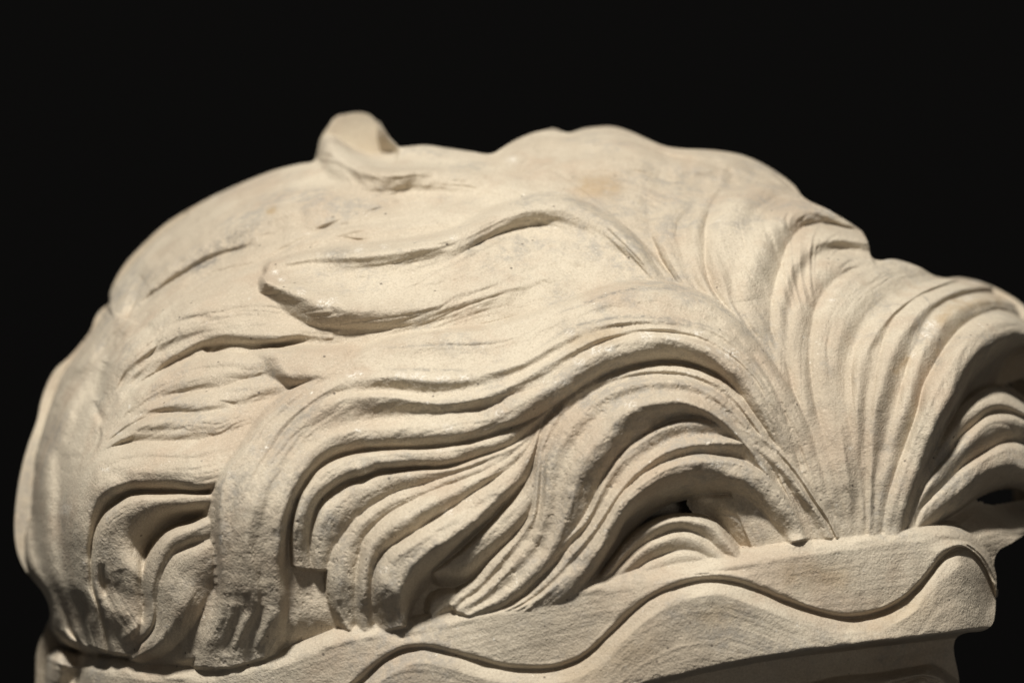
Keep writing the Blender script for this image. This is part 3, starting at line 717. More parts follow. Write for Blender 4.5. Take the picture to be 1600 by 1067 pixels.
# ---- second front lock
lock([
 ('v', [-8,0,8,12,14,12,8,8,10,12], [(1276,848),(1247,776),(1221,715),(1195,674),(1175,646),(1157,620),(1137,600),(1110,586),(1075,575),(1040,571),(1005,573),(970,578),(940,585),(915,595),(896,606),(880,619),(868,635),(854,657),(843,684),(838,712),(835,740),(832,770),(829,798),(818,821),(800,844),(783,861),(766,879),(752,897),(740,911),(716,927),(702,942)]),
 ('r', [-7,7,14,20,22,20,18,18,16,16], [(1274,848),(1244,777),(1217,717),(1190,678),(1170,650),(1151,626),(1130,606),(1104,592),(1072,582),(1040,578),(1007,580),(973,585),(944,594),(919,606),(899,619),(883,634),(871,650),(858,671),(848,695),(843,718),(840,744),(837,772),(834,800),(823,825),(806,848),(789,866),(772,885),(757,903),(743,917),(721,932),(706,946)]),
 ('m', [-7,-1,10,14,16,15,12,12,12,12], [(1272,849),(1241,778),(1213,719),(1186,681),(1166,654),(1146,630),(1124,612),(1100,598),(1070,589),(1040,585),(1010,586),(977,592),(948,602),(924,615),(904,629),(886,645),(873,662),(861,683),(852,703),(848,724),(846,748),(843,775),(840,803),(829,829),(811,853),(794,872),(777,891),(761,909),(747,922),(726,937),(710,950)]),
 ('r', [-7,9,18,28,32,32,26,24,22,18], [(1268,849),(1236,780),(1206,722),(1180,685),(1160,660),(1140,637),(1118,619),(1095,607),(1068,599),(1040,596),(1010,597),(981,603),(956,613),(933,627),(913,643),(896,661),(881,682),(869,704),(861,724),(857,745),(855,765),(852,790),(847,815),(836,842),(818,866),(800,886),(783,904),(767,919),(752,931),(732,944),(716,955)]),
 ('m', [-7,1,14,24,28,26,20,20,18,16], [(1264,850),(1231,782),(1201,726),(1174,690),(1154,666),(1133,645),(1111,628),(1088,617),(1064,611),(1040,609),(1012,611),(987,617),(964,627),(943,641),(926,657),(909,677),(894,700),(882,723),(876,746),(873,768),(869,795),(862,822),(849,850),(830,875),(811,895),(793,913),(776,927),(760,938),(740,949),(724,958)]),
 ('r', [-6,12,26,44,50,48,38,32,28,20], [(1260,850),(1225,785),(1194,732),(1167,696),(1147,673),(1125,653),(1104,640),(1080,631),(1056,627),(1035,628),(1010,633),(990,641),(972,653),(955,669),(938,689),(922,709),(909,731),(900,751),(893,773),(887,799),(877,828),(863,854),(844,880),(823,902),(803,920),(786,934),(766,945),(746,954),(730,961)]),
 ('m', [-6,4,14,26,36,40,30,26,22,16], [(1257,851),(1220,788),(1188,736),(1162,701),(1143,680),(1121,662),(1100,650),(1078,644),(1056,642),(1037,645),(1014,652),(996,662),(979,675),(962,692),(946,712),(931,731),(919,750),(909,769),(902,788),(894,810),(882,838),(868,862),(850,887),(829,909),(808,926),(790,940),(772,950),(754,958),(738,964)]),
 ('m', [-10,-4,0,4,8,8,6,8,8,6], [(1253,852),(1215,791),(1182,741),(1157,708),(1139,688),(1118,668),(1096,660),(1075,658),(1056,659),(1040,664),(1015,677),(990,694),(968,716),(953,738),(944,752),(935,772),(926,792),(915,812),(902,832),(886,856),(866,882),(842,906),(822,924),(800,939),(780,952),(762,960),(748,966)]),
], rough=1.0, strand=1.0, drop=60)
# ---- arch lock over the hollow
lock([
 ('v', [2,6,4,6,4,4,4,6,8], [(1311,838),(1297,808),(1277,780),(1263,752),(1241,722),(1211,694),(1181,674),(1151,660),(1120,651),(1090,648),(1068,650),(1040,659),(1010,675),(980,693),(960,714),(946,735),(937,750),(927,773),(917,795),(904,815),(889,832),(871,852),(848,878),(826,900),(806,922),(780,942),(750,958)]),
 ('r', [9,16,16,26,30,26,22,20,16], [(1308,839),(1292,808),(1272,779),(1252,746),(1228,715),(1202,692),(1173,677),(1141,668),(1100,664),(1064,664),(1032,674),(1002,692),(974,716),(954,741),(940,765),(930,786),(919,806),(903,827),(888,842),(866,866),(843,892),(822,912),(803,930),(778,948),(752,962)]),
 ('m', [1,5,10,18,20,18,12,10,10], [(1305,839),(1288,808),(1267,778),(1245,746),(1221,717),(1194,697),(1166,685),(1135,680),(1100,680),(1066,684),(1036,695),(1004,713),(976,738),(956,763),(945,782),(935,797),(921,816),(907,834),(891,849),(864,880),(840,906),(820,926),(803,940),(778,954),(754,965)]),
 ('r', [10,18,18,28,32,30,26,22,18], [(1301,840),(1282,810),(1262,781),(1241,753),(1219,728),(1196,708),(1168,696),(1135,691),(1100,691),(1068,697),(1040,706),(1012,724),(984,748),(964,772),(953,789),(943,805),(931,824),(916,843),(899,862),(872,892),(846,918),(824,936),(803,948),(778,958),(756,967)]),
 ('m', [0,3,6,16,24,24,22,20,16], [(1264,842),(1257,820),(1241,791),(1222,764),(1202,742),(1173,725),(1140,714),(1100,709),(1070,712),(1040,722),(1014,737),(990,756),(968,780),(957,797),(946,815),(932,836),(916,856),(899,876),(874,902),(848,924),(824,941),(803,952),(778,961),(757,969)]),
 ('r', [14,22,24,38,42,38,34,28,18], [(1254,843),(1243,812),(1227,784),(1210,760),(1190,741),(1160,727),(1120,721),(1085,722),(1055,728),(1028,740),(1002,757),(980,776),(966,793),(955,812),(940,838),(920,864),(901,886),(879,908),(856,923),(830,939),(802,953),(770,964)]),
 ('m', [4,12,20,34,38,34,30,24,14], [(1236,847),(1226,826),(1210,804),(1196,788),(1180,774),(1160,758),(1136,748),(1110,742),(1080,741),(1050,746),(1020,760),(992,780),(972,800),(960,822),(947,848),(932,870),(910,897),(886,918),(860,935),(832,949),(802,960),(768,968)]),
 ('m', [-22,-18,-18,-12,-10,-8,10,12,8], [(1226,852),(1214,832),(1198,813),(1182,796),(1164,780),(1140,768),(1110,763),(1080,764),(1050,771),(1022,785),(1000,800),(980,820),(966,842),(952,866),(938,888),(922,908),(890,939),(853,957),(805,968),(768,973)]),
 ('m', [-66,-68,-74,-74,-74,-70,-30,-24,-24], [(1216,858),(1204,840),(1188,822),(1170,806),(1150,792),(1130,784),(1106,780),(1080,781),(1052,788),(1028,800),(1008,815),(992,834),(978,856),(965,878),(950,900),(932,922),(898,950),(856,968),(805,978),(768,982)]),
], rough=0.9, strand=0.9, drop=50, fall=9)

# ------------------------------------------------------------------ headband
BAND_TOP = [(56,990),(72,1003),(100,1015),(190,1030),(300,1040),(400,1030),(480,1000),(560,975),(640,965),(760,940),(900,905),(970,893),(1060,878),(1137,866),(1239,847),(1320,836),(1400,826),(1450,821),(1490,824),(1530,846),(1550,870),(1556,890),(1585,896)]
BAND_EDGE = [(56,1008),(72,1022),(100,1034),(190,1048),(300,1056),(400,1044),(480,1017),(560,993),(640,984),(760,958),(900,922),(970,910),(1060,896),(1137,882),(1239,865),(1320,853),(1400,841),(1450,834),(1483,833),(1520,858),(1546,888),(1554,904),(1585,916)]
WAVE = [(56,1108),(120,1128),(220,1140),(330,1140),(430,1130),(510,1100),(562,1062),(589,1038),(619,1018),(663,1011),(697,1016),(737,1028),(788,1041),(822,1044),(872,1041),(906,1030),(930,1010),(952,988),(989,953),(1029,926),(1070,910),(1110,904),(1144,908),(1181,920),(1232,940),(1280,957),(1320,965),(1360,961),(1390,950),(1420,932),(1446,906),(1470,875),(1486,861),(1500,856),(1520,866),(1538,890),(1548,914),(1556,938),(1585,948)]
def shifted(c, d):
    p, L = resample(c, 160)
    t = np.gradient(p, axis=0); t /= np.linalg.norm(t, axis=1, keepdims=True) + 1e-9
    n = np.stack([-t[:, 1], t[:, 0]], -1)
    n[n[:, 1] < 0] *= 1
    q = p + n * d
    return [tuple(v) for v in q[::3]] + [tuple(q[-1])]
def BL(d):
    v = np.interp(np.linspace(0, 5, 16), range(6), [-30, -6, 2, 4, 4, 4]) + d
    v[-1] -= 20
    return list(v)
WX = resample(WAVE, 400)[0]
def face_row(d1, d2):
    r = []
    for x, y in BAND_EDGE[:-4]:
        r.append((x, min(y + d1, np.interp(x, WX[:, 0], WX[:, 1]) - d2)))
    return r + [(1500,846),(1530,866),(1553,906),(1585,926)]
band = loft('headband', [
 ('m', BL(-6), BAND_TOP), ('m', BL(10), [(x, y - 4) for x, y in BAND_EDGE]), ('m', BL(15), face_row(3, 16)),
 ('l', BL(17), face_row(10, 13)),
 ('l', BL(24), shifted(WAVE, -11)), ('m', BL(23), shifted(WAVE, -5)), ('v', [a + b for a, b in zip(BL(0), [14, 14, 13, 15, 13, 11, 12, 14, 13, 14, 13, 10, 6, -2, -4, 2])], WAVE), ('m', BL(0), shifted(WAVE, 6)),
], rough=0.4, strand=0.35, strand_w=5, byx=True, k=1.5, fall=5)
BAND_LOW = [(58,1190),(200,1200),(400,1180),(700,1130),(900,1092),(1016,1065),(1104,1044),(1205,1024),(1340,1007),(1440,995),(1500,988),(1530,985),(1552,983),(1585,984)]
loft('wave_edging', [
 ('m', BL(2), shifted(WAVE, -3)), ('m', BL(12), shifted(WAVE, 2)), ('m', BL(28), shifted(WAVE, 18)), ('l', BL(34), shifted(WAVE, 25)),
 ('l', BL(42), [(x, y - 5) for x, y in BAND_LOW]), ('l', BL(40), BAND_LOW), ('l', BL(-20), [(x - 3, y + 4) for x, y in BAND_LOW]),
], parent=band, rough=0.45, strand=0.5, strand_w=5, byx=True, k=1.5, fall=8)

# ------------------------------------------------------------------ stone under the band
lower = loft('lower_block', [
 ('m', -34, [(60,1110),(400,1110),(800,1040),(1100,1000),(1350,970),(1500,950),(1530,945)]),
 ('m', -30, [(60,1190),(400,1180),(800,1100),(1100,1060),(1350,1030),(1480,1005),(1510,1000)]),
 ('m', -30, [(60,1300),(400,1290),(800,1200),(1100,1140),(1350,1090),(1470,1060),(1506,1060)]),
 ('m', -30, [(60,1500),(400,1480),(800,1400),(1100,1300),(1350,1250),(1470,1240),(1506,1240)]),
], rough=0.5, step=3)
loft('carved_strand', [
 ('v', -8, [(1240,1078),(1310,1064),(1370,1058),(1420,1050),(1460,1046),(1492,1070)]),
 ('r', 15, [(1260,1092),(1320,1078),(1375,1068),(1425,1058),(1462,1056),(1494,1086)]),
 ('v', 2, [(1300,1100),(1340,1088),(1385,1074),(1420,1062),(1440,1056),(1460,1090)]),
 ('r', 18, [(1330,1110),(1370,1096),(1405,1082),(1440,1068),(1466,1066),(1490,1100)]),
 ('v', -6, [(1360,1130),(1400,1112),(1430,1100),(1455,1092),(1476,1092),(1490,1130)]),
], parent=lower, rough=0.5)
# ------------------------------------------------------------------ small cuts, stains and chips
CUTS = [
 (23, 11, [(225,440),(330,370),(480,320),(620,300)]), (21, -9, [(200,500),(300,442),(420,406),(560,372),(690,346)]), (21, 7, [(270,490),(350,458),(450,428)]), (22, -6, [(560,330),(680,310),(780,300)]),
 # upper left sweep
 (5, -4.5, [(203,489),(245,457),(287,428),(338,401),(405,384)]),
 (3.5, -3.5, [(236,476),(320,431),(405,409),(449,387),(540,342),(600,326)]),
 (3, -3, [(400,370),(457,361),(552,349),(636,329),(720,312),(800,300)]),
 (4, -3.5, [(470,373),(540,353),(620,343),(690,336)]),
 (8, 3.5, [(430,378),(520,362),(620,350),(700,340)]),
 (10, 3, [(330,372),(420,330),(520,308),(640,300)]),
 (4, -2.5, [(440,318),(520,305),(600,300),(690,298)]),
 (5, -3, [(290,470),(340,455),(400,444)]),
 (9, 13, [(492,403),(560,400),(640,391),(708,371)]),
 (10, -24, [(538,206),(556,224),(582,238),(622,244)]), (6, 9, [(512,208),(522,238),(546,258),(590,270),(650,268)]),
 # left lock
 (4, -4, [(196,530),(212,516),(240,507)]), (4, -3.5, [(250,514),(290,500),(340,494)]), (4, -3, [(300,480),(350,466),(420,458)]),
 (7, 3, [(230,540),(300,512),(380,498),(460,492)]),
 (5, -4.5, [(250,620),(295,612),(345,605)]), (5, -4.5, [(200,648),(250,643),(312,645)]), (4, -3, [(305,628),(350,616),(400,606)]),
 (6, -4, [(250,592),(320,576),(380,572)]), (8, 4, [(190,664),(250,655),(330,652),(390,640)]),
 (5, -3, [(165,690),(200,676),(260,672),(330,672)]),
 # far left
 (11, -9, [(54,715),(53,760),(54,810),(62,880)]), (12, 2, [(76,690),(70,770),(73,840),(90,910)]), (10, -7, [(94,690),(94,770),(97,840),(112,910)]), (11, -6, [(160,580),(124,640),(104,700)]), (12, -5, [(195,520),(152,580),(126,630)]),
 (8, -7, [(166,566),(157,590),(148,625)]), (8, -6, [(148,626),(154,644),(162,662)]),
 # broad swell of the locks
 (42, 16, [(1260,720),(1190,610),(1110,535),(1010,505),(910,540),(810,590),(710,610),(610,605),(510,650),(440,730),(400,830),(390,930)]),
 (34, 13, [(1190,700),(1090,620),(1000,615),(910,690),(872,790),(840,850)]), (26, 9, [(1210,750),(1110,702),(1020,730),(945,810),(900,870)]),
 (30, 12, [(820,690),(740,750),(650,810),(600,870)]), (36, 12, [(1290,800),(1330,680),(1370,580),(1430,500),(1500,455)]), (34, 7, [(1170,470),(1160,410),(1190,340)]),
 # back of the crown
 (15, -4, [(1020,240),(1045,256),(1080,278),(1120,296)]), (9, -5, [(888,212),(865,226),(830,246),(790,262)]), (8, 4, [(830,268),(900,258),(970,256),(1030,270)]),
 (7, -3.5, [(860,262),(920,272),(1000,282)]), (8, 4, [(1080,262),(1140,268),(1200,288)]), (9, -3, [(1060,290),(1120,280),(1180,286)]),
 # wide flat lock
 (5, -3, [(700,470),(760,452),(830,424),(880,416),(930,424)]), (9, -4, [(740,440),(800,428),(850,424)]), (7, 3, [(600,466),(690,462),(770,444),(840,420)]),
 (4, -2.5, [(800,395),(860,388),(930,402),(980,430)]), (10, 4, [(770,405),(840,380),(900,384),(960,410),(1010,448)]),
 # top of the long front lock
 (2.0, -2.6, [(800,529),(830,519),(860,499),(890,484),(920,472),(944,466),(970,455),(1000,451)]),
 (2.0, -2.4, [(590,543),(620,539),(680,539),(760,539),(790,534),(820,525),(850,509)]),
 (2.2, -3.0, [(780,565),(840,543),(870,522),(900,510),(930,501),(970,496),(1010,495),(1050,498),(1080,504),(1120,513),(1140,521)]),
 (2.0, -2.8, [(560,578),(600,576),(644,574),(670,578),(710,581),(736,579),(780,568)]),
 (1.8, -2.2, [(930,524),(980,516),(1030,509),(1080,513)]),
 (9, 3.5, [(575,593),(620,590),(680,594),(738,590)]), (5, -2, [(590,607),(640,612),(700,610),(745,600)]),
 (3, -3, [(640,690),(700,688),(760,668),(800,648)]),
 (10, 4, [(880,560),(840,590),(790,612),(730,628)]),
 (3, -3.5, [(1180,560),(1215,620),(1240,690),(1255,750)]), (4, -3, [(1160,580),(1195,640),(1220,700)]),
 # hanging part of the long lock
 (5, -15, [(338,760),(337,800),(337,840),(340,890),(341,940)]),
 (9, -4, [(416,712),(398,736),(380,765),(372,810),(372,860)]), (11, 4, [(392,770),(386,820),(386,880),(388,940)]), (8, -3.5, [(402,800),(398,860),(398,920)]),
 (9, -3, [(372,950),(362,990),(352,1024)]), (7, 5, [(388,955),(378,985),(366,1014)]), (10, 5.5, [(430,950),(414,982),(398,1012)]), (9, -3.5, [(408,945),(394,982),(382,1014)]),
 (7, 6, [(334,950),(323,985),(311,1014)]),
 (9, 9, [(1225,850),(1245,846),(1268,842)]),
 # lower left
 (5, -5, [(158,880),(162,910),(166,930)]), (7, 4, [(146,860),(148,900),(156,940)]), (10, -4, [(185,890),(190,930),(196,960)]), (8, 6, [(222,968),(208,984),(190,1002)]),
 (6, -7, [(318,842),(292,852),(268,864)]),
 # right fan
 (3, -3, [(1420,470),(1396,500),(1378,540),(1366,600),(1360,660)]), (2.5, -2.5, [(1334,545),(1330,590),(1334,640),(1340,700)]), (3, -3, [(1440,520),(1418,570),(1404,620),(1396,660)]),
 (2.5, -2, [(1300,500),(1293,540),(1296,590)]), (4, -3, [(1340,640),(1345,720),(1350,790)]), (4, -3, [(1372,700),(1366,760),(1362,810)]), (4, 3, [(1312,660),(1322,730),(1332,800)]),
 # head band: worn and slightly hollow
 (30, -2.5, [(1180,905),(1260,912),(1340,905)]), (24, -2.5, [(960,960),(900,1000),(830,1020)]), (30, -3, [(1050,985),(1140,975),(1240,990)]), (26, -3, [(1470,950),(1500,935),(1530,950)]),
 (14, 16, [(96,1000),(90,1035),(84,1090)]), (13, -14, [(122,1014),(122,1040),(122,1090)]),
]
for w_, a_, p_ in CUTS:
    if w_ > 20:
        stroke(p_, w_, a_)
        continue
    up = max(q[1] for q in p_) < 450          # the crown is seen at a slant
    stroke(p_, w_ * (1.7 if up else 1), a_ * (0.8 if up else 1))
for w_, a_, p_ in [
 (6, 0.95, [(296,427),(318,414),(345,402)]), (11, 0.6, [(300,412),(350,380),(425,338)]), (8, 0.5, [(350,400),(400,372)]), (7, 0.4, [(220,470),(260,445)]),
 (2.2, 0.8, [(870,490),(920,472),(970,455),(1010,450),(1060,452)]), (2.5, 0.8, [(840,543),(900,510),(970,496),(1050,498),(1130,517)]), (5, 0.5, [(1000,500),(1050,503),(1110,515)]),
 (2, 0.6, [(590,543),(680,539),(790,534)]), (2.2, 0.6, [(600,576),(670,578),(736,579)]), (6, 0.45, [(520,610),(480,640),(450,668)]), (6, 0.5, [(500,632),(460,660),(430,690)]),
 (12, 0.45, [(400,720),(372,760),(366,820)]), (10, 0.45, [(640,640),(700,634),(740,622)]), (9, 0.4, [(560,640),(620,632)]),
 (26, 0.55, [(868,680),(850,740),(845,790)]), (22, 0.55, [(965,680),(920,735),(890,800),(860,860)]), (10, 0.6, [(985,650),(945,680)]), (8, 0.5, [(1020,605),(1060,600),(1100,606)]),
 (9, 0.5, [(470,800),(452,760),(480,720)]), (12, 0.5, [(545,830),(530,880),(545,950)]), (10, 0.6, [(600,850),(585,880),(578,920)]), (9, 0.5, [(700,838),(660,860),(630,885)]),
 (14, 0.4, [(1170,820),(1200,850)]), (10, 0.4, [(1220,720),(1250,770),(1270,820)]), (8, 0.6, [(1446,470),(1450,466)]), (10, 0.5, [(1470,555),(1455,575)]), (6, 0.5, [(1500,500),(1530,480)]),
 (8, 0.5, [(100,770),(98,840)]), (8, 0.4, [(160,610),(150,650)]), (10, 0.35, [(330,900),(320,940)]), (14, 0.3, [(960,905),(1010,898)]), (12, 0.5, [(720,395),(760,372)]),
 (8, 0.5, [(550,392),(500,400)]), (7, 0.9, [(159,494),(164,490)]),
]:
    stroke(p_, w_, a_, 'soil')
for w_, a_, p_ in [(17, 0.5, [(915,291),(955,292)]), (6, 0.7, [(422,332),(428,329)]), (22, 0.35, [(1240,898),(1310,902)]), (20, 0.3, [(1100,960),(1150,958)]), (26, 0.25, [(1360,980),(1440,940)]),
                   (10, 0.4, [(1490,480),(1560,470)]), (10, 0.5, [(1470,500),(1490,475)]), (7, 0.5, [(1418,560),(1400,580)]), (30, 0.2, [(1000,1010),(900,1050)]), (14, 0.3, [(900,530),(960,520)])]:
    stroke(p_, w_, a_, 'rust', taper=False)
for x_, y_, r_ in [(1140,553,9),(1128,548,6),(1090,521,6),(1050,525,9),(1010,524,8),(985,632,7),(932,548,8),(905,565,6),(506,474,8),(470,458,5),(429,426,5),(440,437,4),(1452,508,10),(1446,524,6),(1512,467,5),(163,733,5),(185,676,4),(104,792,6),
                   (100,800,5),(561,584,5),(550,588,6),(1118,726,8),(800,251,6),(890,520,5),(1300,470,3),(620,410,5),(600,385,4),(560,391,5),(708,372,4),(520,470,6),(1425,556,5),(1330,700,3),(952,545,6),(884,600,7),(868,612,6),(1250,735,4),(1180,800,4),
                   (655,590,10),(690,592,9),(625,588,7),(725,590,6),(1210,730,5),(1030,690,5),(780,646,5),(700,668,5),(560,672,4),(890,830,6),(915,800,5),(600,890,6),(700,800,6)]:
    stroke([(x_ - r_ * 0.6, y_ + 0.3), (x_, y_), (x_ + r_ * 0.6, y_ - 0.6)], r_ * 0.8, 1.0, 'wear', taper=False)

# ------------------------------------------------------------------ merge, weather and divide the skin
OUTLINE = [(55,1250),(56,1067),(60,1010),(70,985),(78,958),(74,940),(66,924),(52,906),(36,884),(28,864),(23,830),(24,800),(28,764),(36,724),(46,690),(58,658),(66,622),(74,600),(86,578),(110,556),(130,533),(143,515),(149,497),(160,482),(171,474),(172,460),(178,443),(192,418),(226,380),(262,348),(300,325),(350,299),(395,279),(430,266),(470,256),(492,251),(496,238),(501,217),(514,197),(524,183),(540,179),(575,179),(586,187),(597,204),(606,217),(619,229),(640,229),(660,227),(700,232),(735,237),(770,240),(790,228),(810,217),(850,204),(868,202),(878,206),(890,208),(905,203),(930,199),(955,198),(985,206),(1010,217),(1040,229),(1070,233),(1100,234),(1130,237),(1160,243),(1185,253),(1210,267),(1230,281),(1243,292),(1250,303),(1296,329),(1335,353),(1348,363),(1352,370),(1358,384),(1360,400),(1366,405),(1397,405),(1420,411),(1438,418),(1460,431),(1470,434),(1500,434),(1530,440),(1565,455),(1590,470),(1612,490),(1650,530),(1660,600),(1660,790),(1630,812),(1600,835),(1575,851),(1562,858),(1556,866),(1553,880),(1557,900),(1556,930),(1555,955),(1552,972),(1546,980),(1536,985),(1510,988),(1499,992),(1499,1067),(1499,1250)]


def blur(a, sig):
    r = int(3 * sig / GSTEP + 1)
    ker = np.exp(-0.5 * (np.arange(-r, r + 1) * GSTEP / sig) ** 2); ker /= ker.sum()
    for ax in (0, 1):
        p = np.pad(a, [(r, r) if q == ax else (0, 0) for q in (0, 1)], mode='edge')
        out = 0
        n = a.shape[ax]
        for i, kv in enumerate(ker):
            out = out + kv * (p[i:i + n] if ax == 0 else p[:, i:i + n])
        a = out
    return a


def merge():
    gy, gx = np.mgrid[0:GH_, 0:GW]
    X = GX0 + gx * GSTEP; Y = GY0 + gy * GSTEP
    H = np.full((GH_, GW), -60.0); LAB = np.full((GH_, GW), -1); RO = np.full((GH_, GW), 0.5)
    for i, p in enumerate(PIECES):
        x0, x1, y0, y1 = p['box']
        sl = (slice(y0, y1), slice(x0, x1))
        a, c, k = H[sl], p['H'], p['k']
        over = c > a
        LAB[sl] = np.where(over, i, LAB[sl]); RO[sl] = np.where(over, p['rough'], RO[sl])
        e = np.maximum(k - np.abs(a - c), 0) / k
        H[sl] = np.maximum(a, c) + e * e * k * 0.25
    att = {'wear': np.zeros_like(H), 'soil': np.zeros_like(H), 'rust': np.zeros_like(H)}
    for pts, w, amp, what, taper in STROKES:
        L = resample(pts, 60)[1]
        n = int(max(6, L / 2.0))
        q, _ = resample(pts, n)
        tq = np.linspace(0, 1, n)
        wt = np.sin(np.pi * np.clip(tq, 0, 1)) ** 0.6 if taper else np.ones(n)
        q = q + 0.6 * np.stack([vnoise(tq * L / 15, tq * 0, seed=len(pts)), vnoise(tq * L / 15, tq * 0 + 9, seed=len(pts))], -1)
        m = 2.6 * w
        x0 = int(max((q[:, 0].min() - m - GX0) / GSTEP, 0)); x1 = int(min((q[:, 0].max() + m - GX0) / GSTEP + 2, GW))
        y0 = int(max((q[:, 1].min() - m - GY0) / GSTEP, 0)); y1 = int(min((q[:, 1].max() + m - GY0) / GSTEP + 2, GH_))
        if x1 <= x0 or y1 <= y0:
            continue
        sl = (slice(y0, y1), slice(x0, x1))
        xs, ys = X[sl], Y[sl]
        best = np.full(xs.shape, 1e9); wb = np.zeros(xs.shape)
        for (px, py), ww in zip(q, wt):
            d = (xs - px) ** 2 + (ys - py) ** 2
            nb = d < best
            best = np.where(nb, d, best); wb = np.where(nb, ww, wb)
        g = np.exp(-best / (w * w)) * wb * amp
        if what == 'h':
            H[sl] += g
        else:
            att[what][sl] = np.maximum(att[what][sl], g)
    # the side locks swell out before they tuck in over the band
    H = H + 38 * np.exp(-((Y - 785) / 130) ** 2) * np.clip((560 - X) / 200, 0, 1) ** 2 * (3 - 2 * np.clip((560 - X) / 200, 0, 1)) * np.clip((X - 20) / 130, 0, 1)
    H = blur(H, 1.0)
    m_ = np.clip((165 - X) / 50, 0, 1) * np.clip((985 - Y) / 40, 0, 1)
    H = H * (1 - m_) + blur(H, 6.5) * m_
    # centuries of wear soften the strands
    hair = blur(np.isin(LAB, [i for i, p in enumerate(PIECES) if p['name'].startswith('hair')]).astype(float), 3.0)
    H = H - 0.08 * hair * (H - blur(H, 8.0))
    # worn, chipped ridges
    conv = H - blur(H, 5.0)
    n1 = vnoise(X / 19, Y / 19, seed=301) + 0.6 * vnoise(X / 8, Y / 8, seed=302)
    chip = np.clip((conv - 1.6) / 2.0, 0, 1) * np.clip((n1 - 0.35) / 0.25, 0, 1) * np.clip(RO / 0.8, 0, 1)
    H = H - chip * (1.2 + 0.7 * vnoise(X / 5, Y / 5, seed=303))
    att['wear'] = np.maximum(att['wear'], chip * np.clip((vnoise(X / 9, Y / 9, seed=305) - 0.05) / 0.3, 0, 1))
    # tool marks and weathering of the whole surface
    H = H + RO * (1.3 * vnoise(X / 26, Y / 26, seed=307) + 0.8 * vnoise(X / 11, Y / 11, seed=308) + 0.35 * vnoise(X / 5, Y / 5, seed=309))
    pit = vnoise(X / 6.5, Y / 6.5, seed=311) + 0.5 * vnoise(X / 3.2, Y / 3.2, seed=312)
    H = H - np.clip(RO - 0.45, 0, 0.5) * 2.0 * np.clip((pit - 0.62) / 0.3, 0, 1)
    # signed distance to the outline
    o = []
    for s, e in zip(OUTLINE, OUTLINE[1:]):
        o.append((s, e))
    o.append((OUTLINE[-1], OUTLINE[0]))
    sm, _ = resample(OUTLINE, 2400)
    sm[-1] = OUTLINE[-1]
    seg0 = sm; seg1 = np.roll(sm, -1, 0)
    inside = np.zeros((GH_, GW), bool)
    for r in range(GH_):
        yv = GY0 + r * GSTEP
        cr = (seg0[:, 1] <= yv) != (seg1[:, 1] <= yv)
        xc = np.sort(seg0[cr, 0] + (yv - seg0[cr, 1]) / (seg1[cr, 1] - seg0[cr, 1]) * (seg1[cr, 0] - seg0[cr, 0]))
        for q in range(0, len(xc) - 1, 2):
            inside[r] |= (X[r] >= xc[q]) & (X[r] < xc[q + 1])
    # vertices next to the outline are pulled onto it
    pad = np.pad(inside, 1, mode='edge')
    allin = np.ones_like(inside); anyin = np.zeros_like(inside)
    for dy in (0, 1, 2):
        for dx in (0, 1, 2):
            allin &= pad[dy:dy + GH_, dx:dx + GW]; anyin |= pad[dy:dy + GH_, dx:dx + GW]
    near = anyin & ~allin
    ry, rx = np.nonzero(near)
    fine = resample([tuple(v) for v in sm], 9000)[0]
    keep = inside.copy()
    pts = np.stack([X[ry, rx], Y[ry, rx]], -1)
    for s in range(0, len(pts), 1500):
        d = ((pts[s:s + 1500, None] - fine[None]) ** 2).sum(-1)
        m = d.argmin(1); dm = np.sqrt(d[np.arange(len(m)), m])
        snap = dm < GSTEP * 0.75
        yy, xx = ry[s:s + 1500][snap], rx[s:s + 1500][snap]
        X[yy, xx] = fine[m[snap], 0]; Y[yy, xx] = fine[m[snap], 1]
        keep[yy, xx] = True
    return X, Y, H, LAB, keep, att


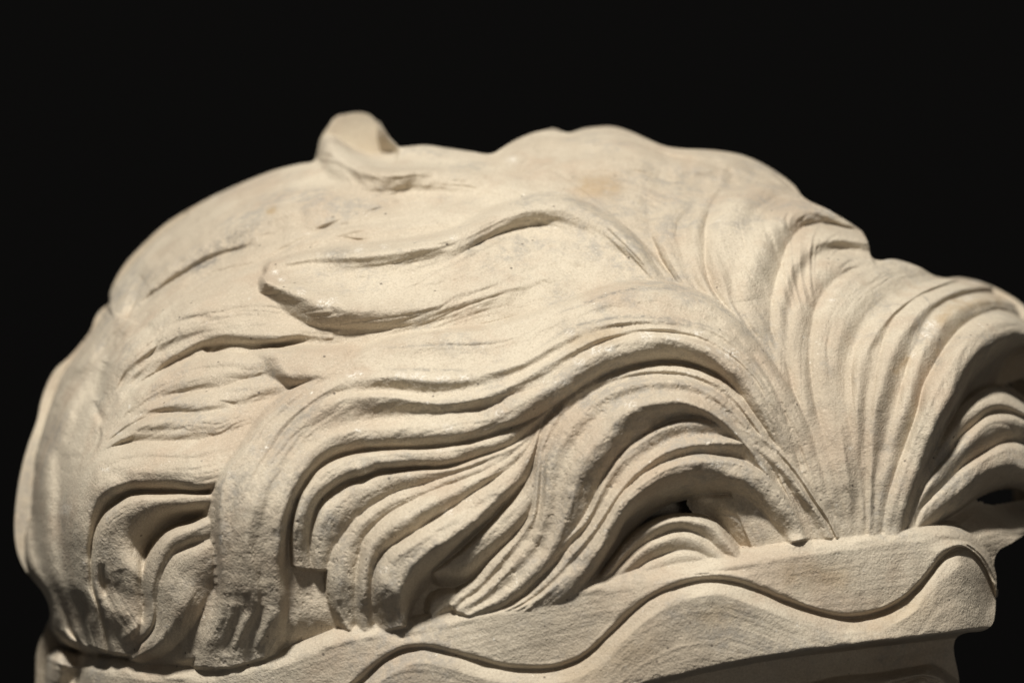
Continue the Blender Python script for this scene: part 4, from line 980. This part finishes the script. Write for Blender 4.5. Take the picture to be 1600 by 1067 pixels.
def build_skin():
    X, Y, H, LAB, keep, att = merge()
    P, D, T = solve(X, Y, H)
    face = keep[:-1, :-1] & keep[1:, :-1] & keep[1:, 1:] & keep[:-1, 1:]
    # normals of the whole skin, so that pieces meet without a seam
    du = np.zeros_like(P); dv = np.zeros_like(P)
    du[:, 1:-1] = P[:, 2:] - P[:, :-2]; dv[1:-1] = P[2:] - P[:-2]
    du[:, 0] = P[:, 1] - P[:, 0]; du[:, -1] = P[:, -1] - P[:, -2]
    dv[0] = P[1] - P[0]; dv[-1] = P[-1] - P[-2]
    Nn = np.cross(dv, du); Nn /= np.linalg.norm(Nn, axis=-1, keepdims=True) + 1e-12
    idx = np.arange(GH_ * GW).reshape(GH_, GW)
    quads = np.stack([idx[:-1, :-1], idx[1:, :-1], idx[1:, 1:], idx[:-1, 1:]], -1)[face]
    # side of each face piece
    ql = LAB[:-1, :-1][face]
    org = np.array(head['org'])
    PP = P.reshape(-1, 3) - org; NN = Nn.reshape(-1, 3)
    made = {}
    keys = {}
    for i, p in enumerate(PIECES):
        keys.setdefault(p.get('join', i), []).append(i)

    def emit(name, faces, V, Nv, parent, attrs, smooth_n=True):
        me = bpy.data.meshes.new(name)
        me.vertices.add(len(V)); me.vertices.foreach_set('co', V.astype(np.float32).ravel())
        me.loops.add(faces.size); me.loops.foreach_set('vertex_index', faces.ravel().astype(np.int32))
        me.polygons.add(len(faces)); me.polygons.foreach_set('loop_start', np.arange(0, faces.size, 4, dtype=np.int32))
        me.polygons.foreach_set('use_smooth', np.ones(len(faces), bool))
        me.update(calc_edges=True)
        for k, v in attrs.items():
            a = me.attributes.new(k, 'FLOAT', 'POINT'); a.data.foreach_set('value', v.astype(np.float32))
        if smooth_n:
            me.normals_split_custom_set_from_vertices(Nv.astype(np.float32))
        me.materials.append(STONE)
        o = bpy.data.objects.new(name, me); col.objects.link(o); o.parent = parent
        return o

    def islands(f):
        u, inv = np.unique(f, return_inverse=True); inv = inv.reshape(-1, 4)
        lab = np.arange(len(u))
        while True:
            m = lab[inv].min(1)
            new = lab.copy()
            for c in range(4):
                np.minimum.at(new, inv[:, c], m)
            new = new[new]
            if (new == lab).all():
                return lab[inv[:, 0]]
            lab = new
    fy, fx = np.nonzero(face)
    LF = np.full(face.shape, -1); LF[fy, fx] = ql
    for i, p in enumerate(PIECES):          # specks of one piece inside another go to the piece round them
        sel = np.nonzero(ql == i)[0]
        if not len(sel):
            continue
        lab = islands(quads[sel])
        ids, ct = np.unique(lab, return_counts=True)
        for d, c in zip(ids, ct):
            if c < max(500, 0.12 * ct.max()):
                s = sel[lab == d]
                y0, y1, x0, x1 = max(fy[s].min() - 2, 0), fy[s].max() + 3, max(fx[s].min() - 2, 0), fx[s].max() + 3
                w = LF[y0:y1, x0:x1].ravel(); w = w[(w >= 0) & (w != i)]
                if len(w):
                    v = np.bincount(w).argmax()
                    ql[s] = v; LF[fy[s], fx[s]] = v
    for i, p in enumerate(PIECES):
        fa = quads[ql == i]
        if len(fa) < 30:
            continue
        par = made.get(p['parent'], head) if p['parent'] is not None else head
        lab = islands(fa)
        ids, ct = np.unique(lab, return_counts=True)
        for d in ids[np.argsort(-ct)]:
            f = fa[lab == d]
            u, inv = np.unique(f, return_inverse=True)
            o = emit(p['name'], inv.reshape(-1, 4), PP[u], NN[u], par, {k: v.ravel()[u] for k, v in att.items()})
            made.setdefault(i, o)
    # the cut edge of the skin runs back into the core
    f = quads
    e = np.concatenate([f[:, [0, 1]], f[:, [1, 2]], f[:, [2, 3]], f[:, [3, 0]]])
    key = np.sort(e, 1); key = key[:, 0].astype(np.int64) * (GH_ * GW) + key[:, 1]
    _, fi, ct = np.unique(key, return_index=True, return_counts=True)
    be = e[fi[ct == 1]]
    u, inv = np.unique(be, return_inverse=True); inv = inv.reshape(-1, 2)
    back1 = PP[u] + D.reshape(-1, 3)[u] * 0.012 - NN[u] * 0.002
    ctr = np.array([0.02, 0.0, 0.05]) - org
    back2 = PP[u] + D.reshape(-1, 3)[u] * 0.09; back2 = back2 + (ctr - back2) * 0.10
    n = len(u)
    V = np.concatenate([PP[u], back1, back2])
    F = np.concatenate([np.stack([inv[:, 1], inv[:, 0], inv[:, 0] + n, inv[:, 1] + n], -1), np.stack([inv[:, 1] + n, inv[:, 0] + n, inv[:, 0] + 2 * n, inv[:, 1] + 2 * n], -1)])
    emit('hair_mass', F, V, None, head, {}, smooth_n=False)


build_skin()
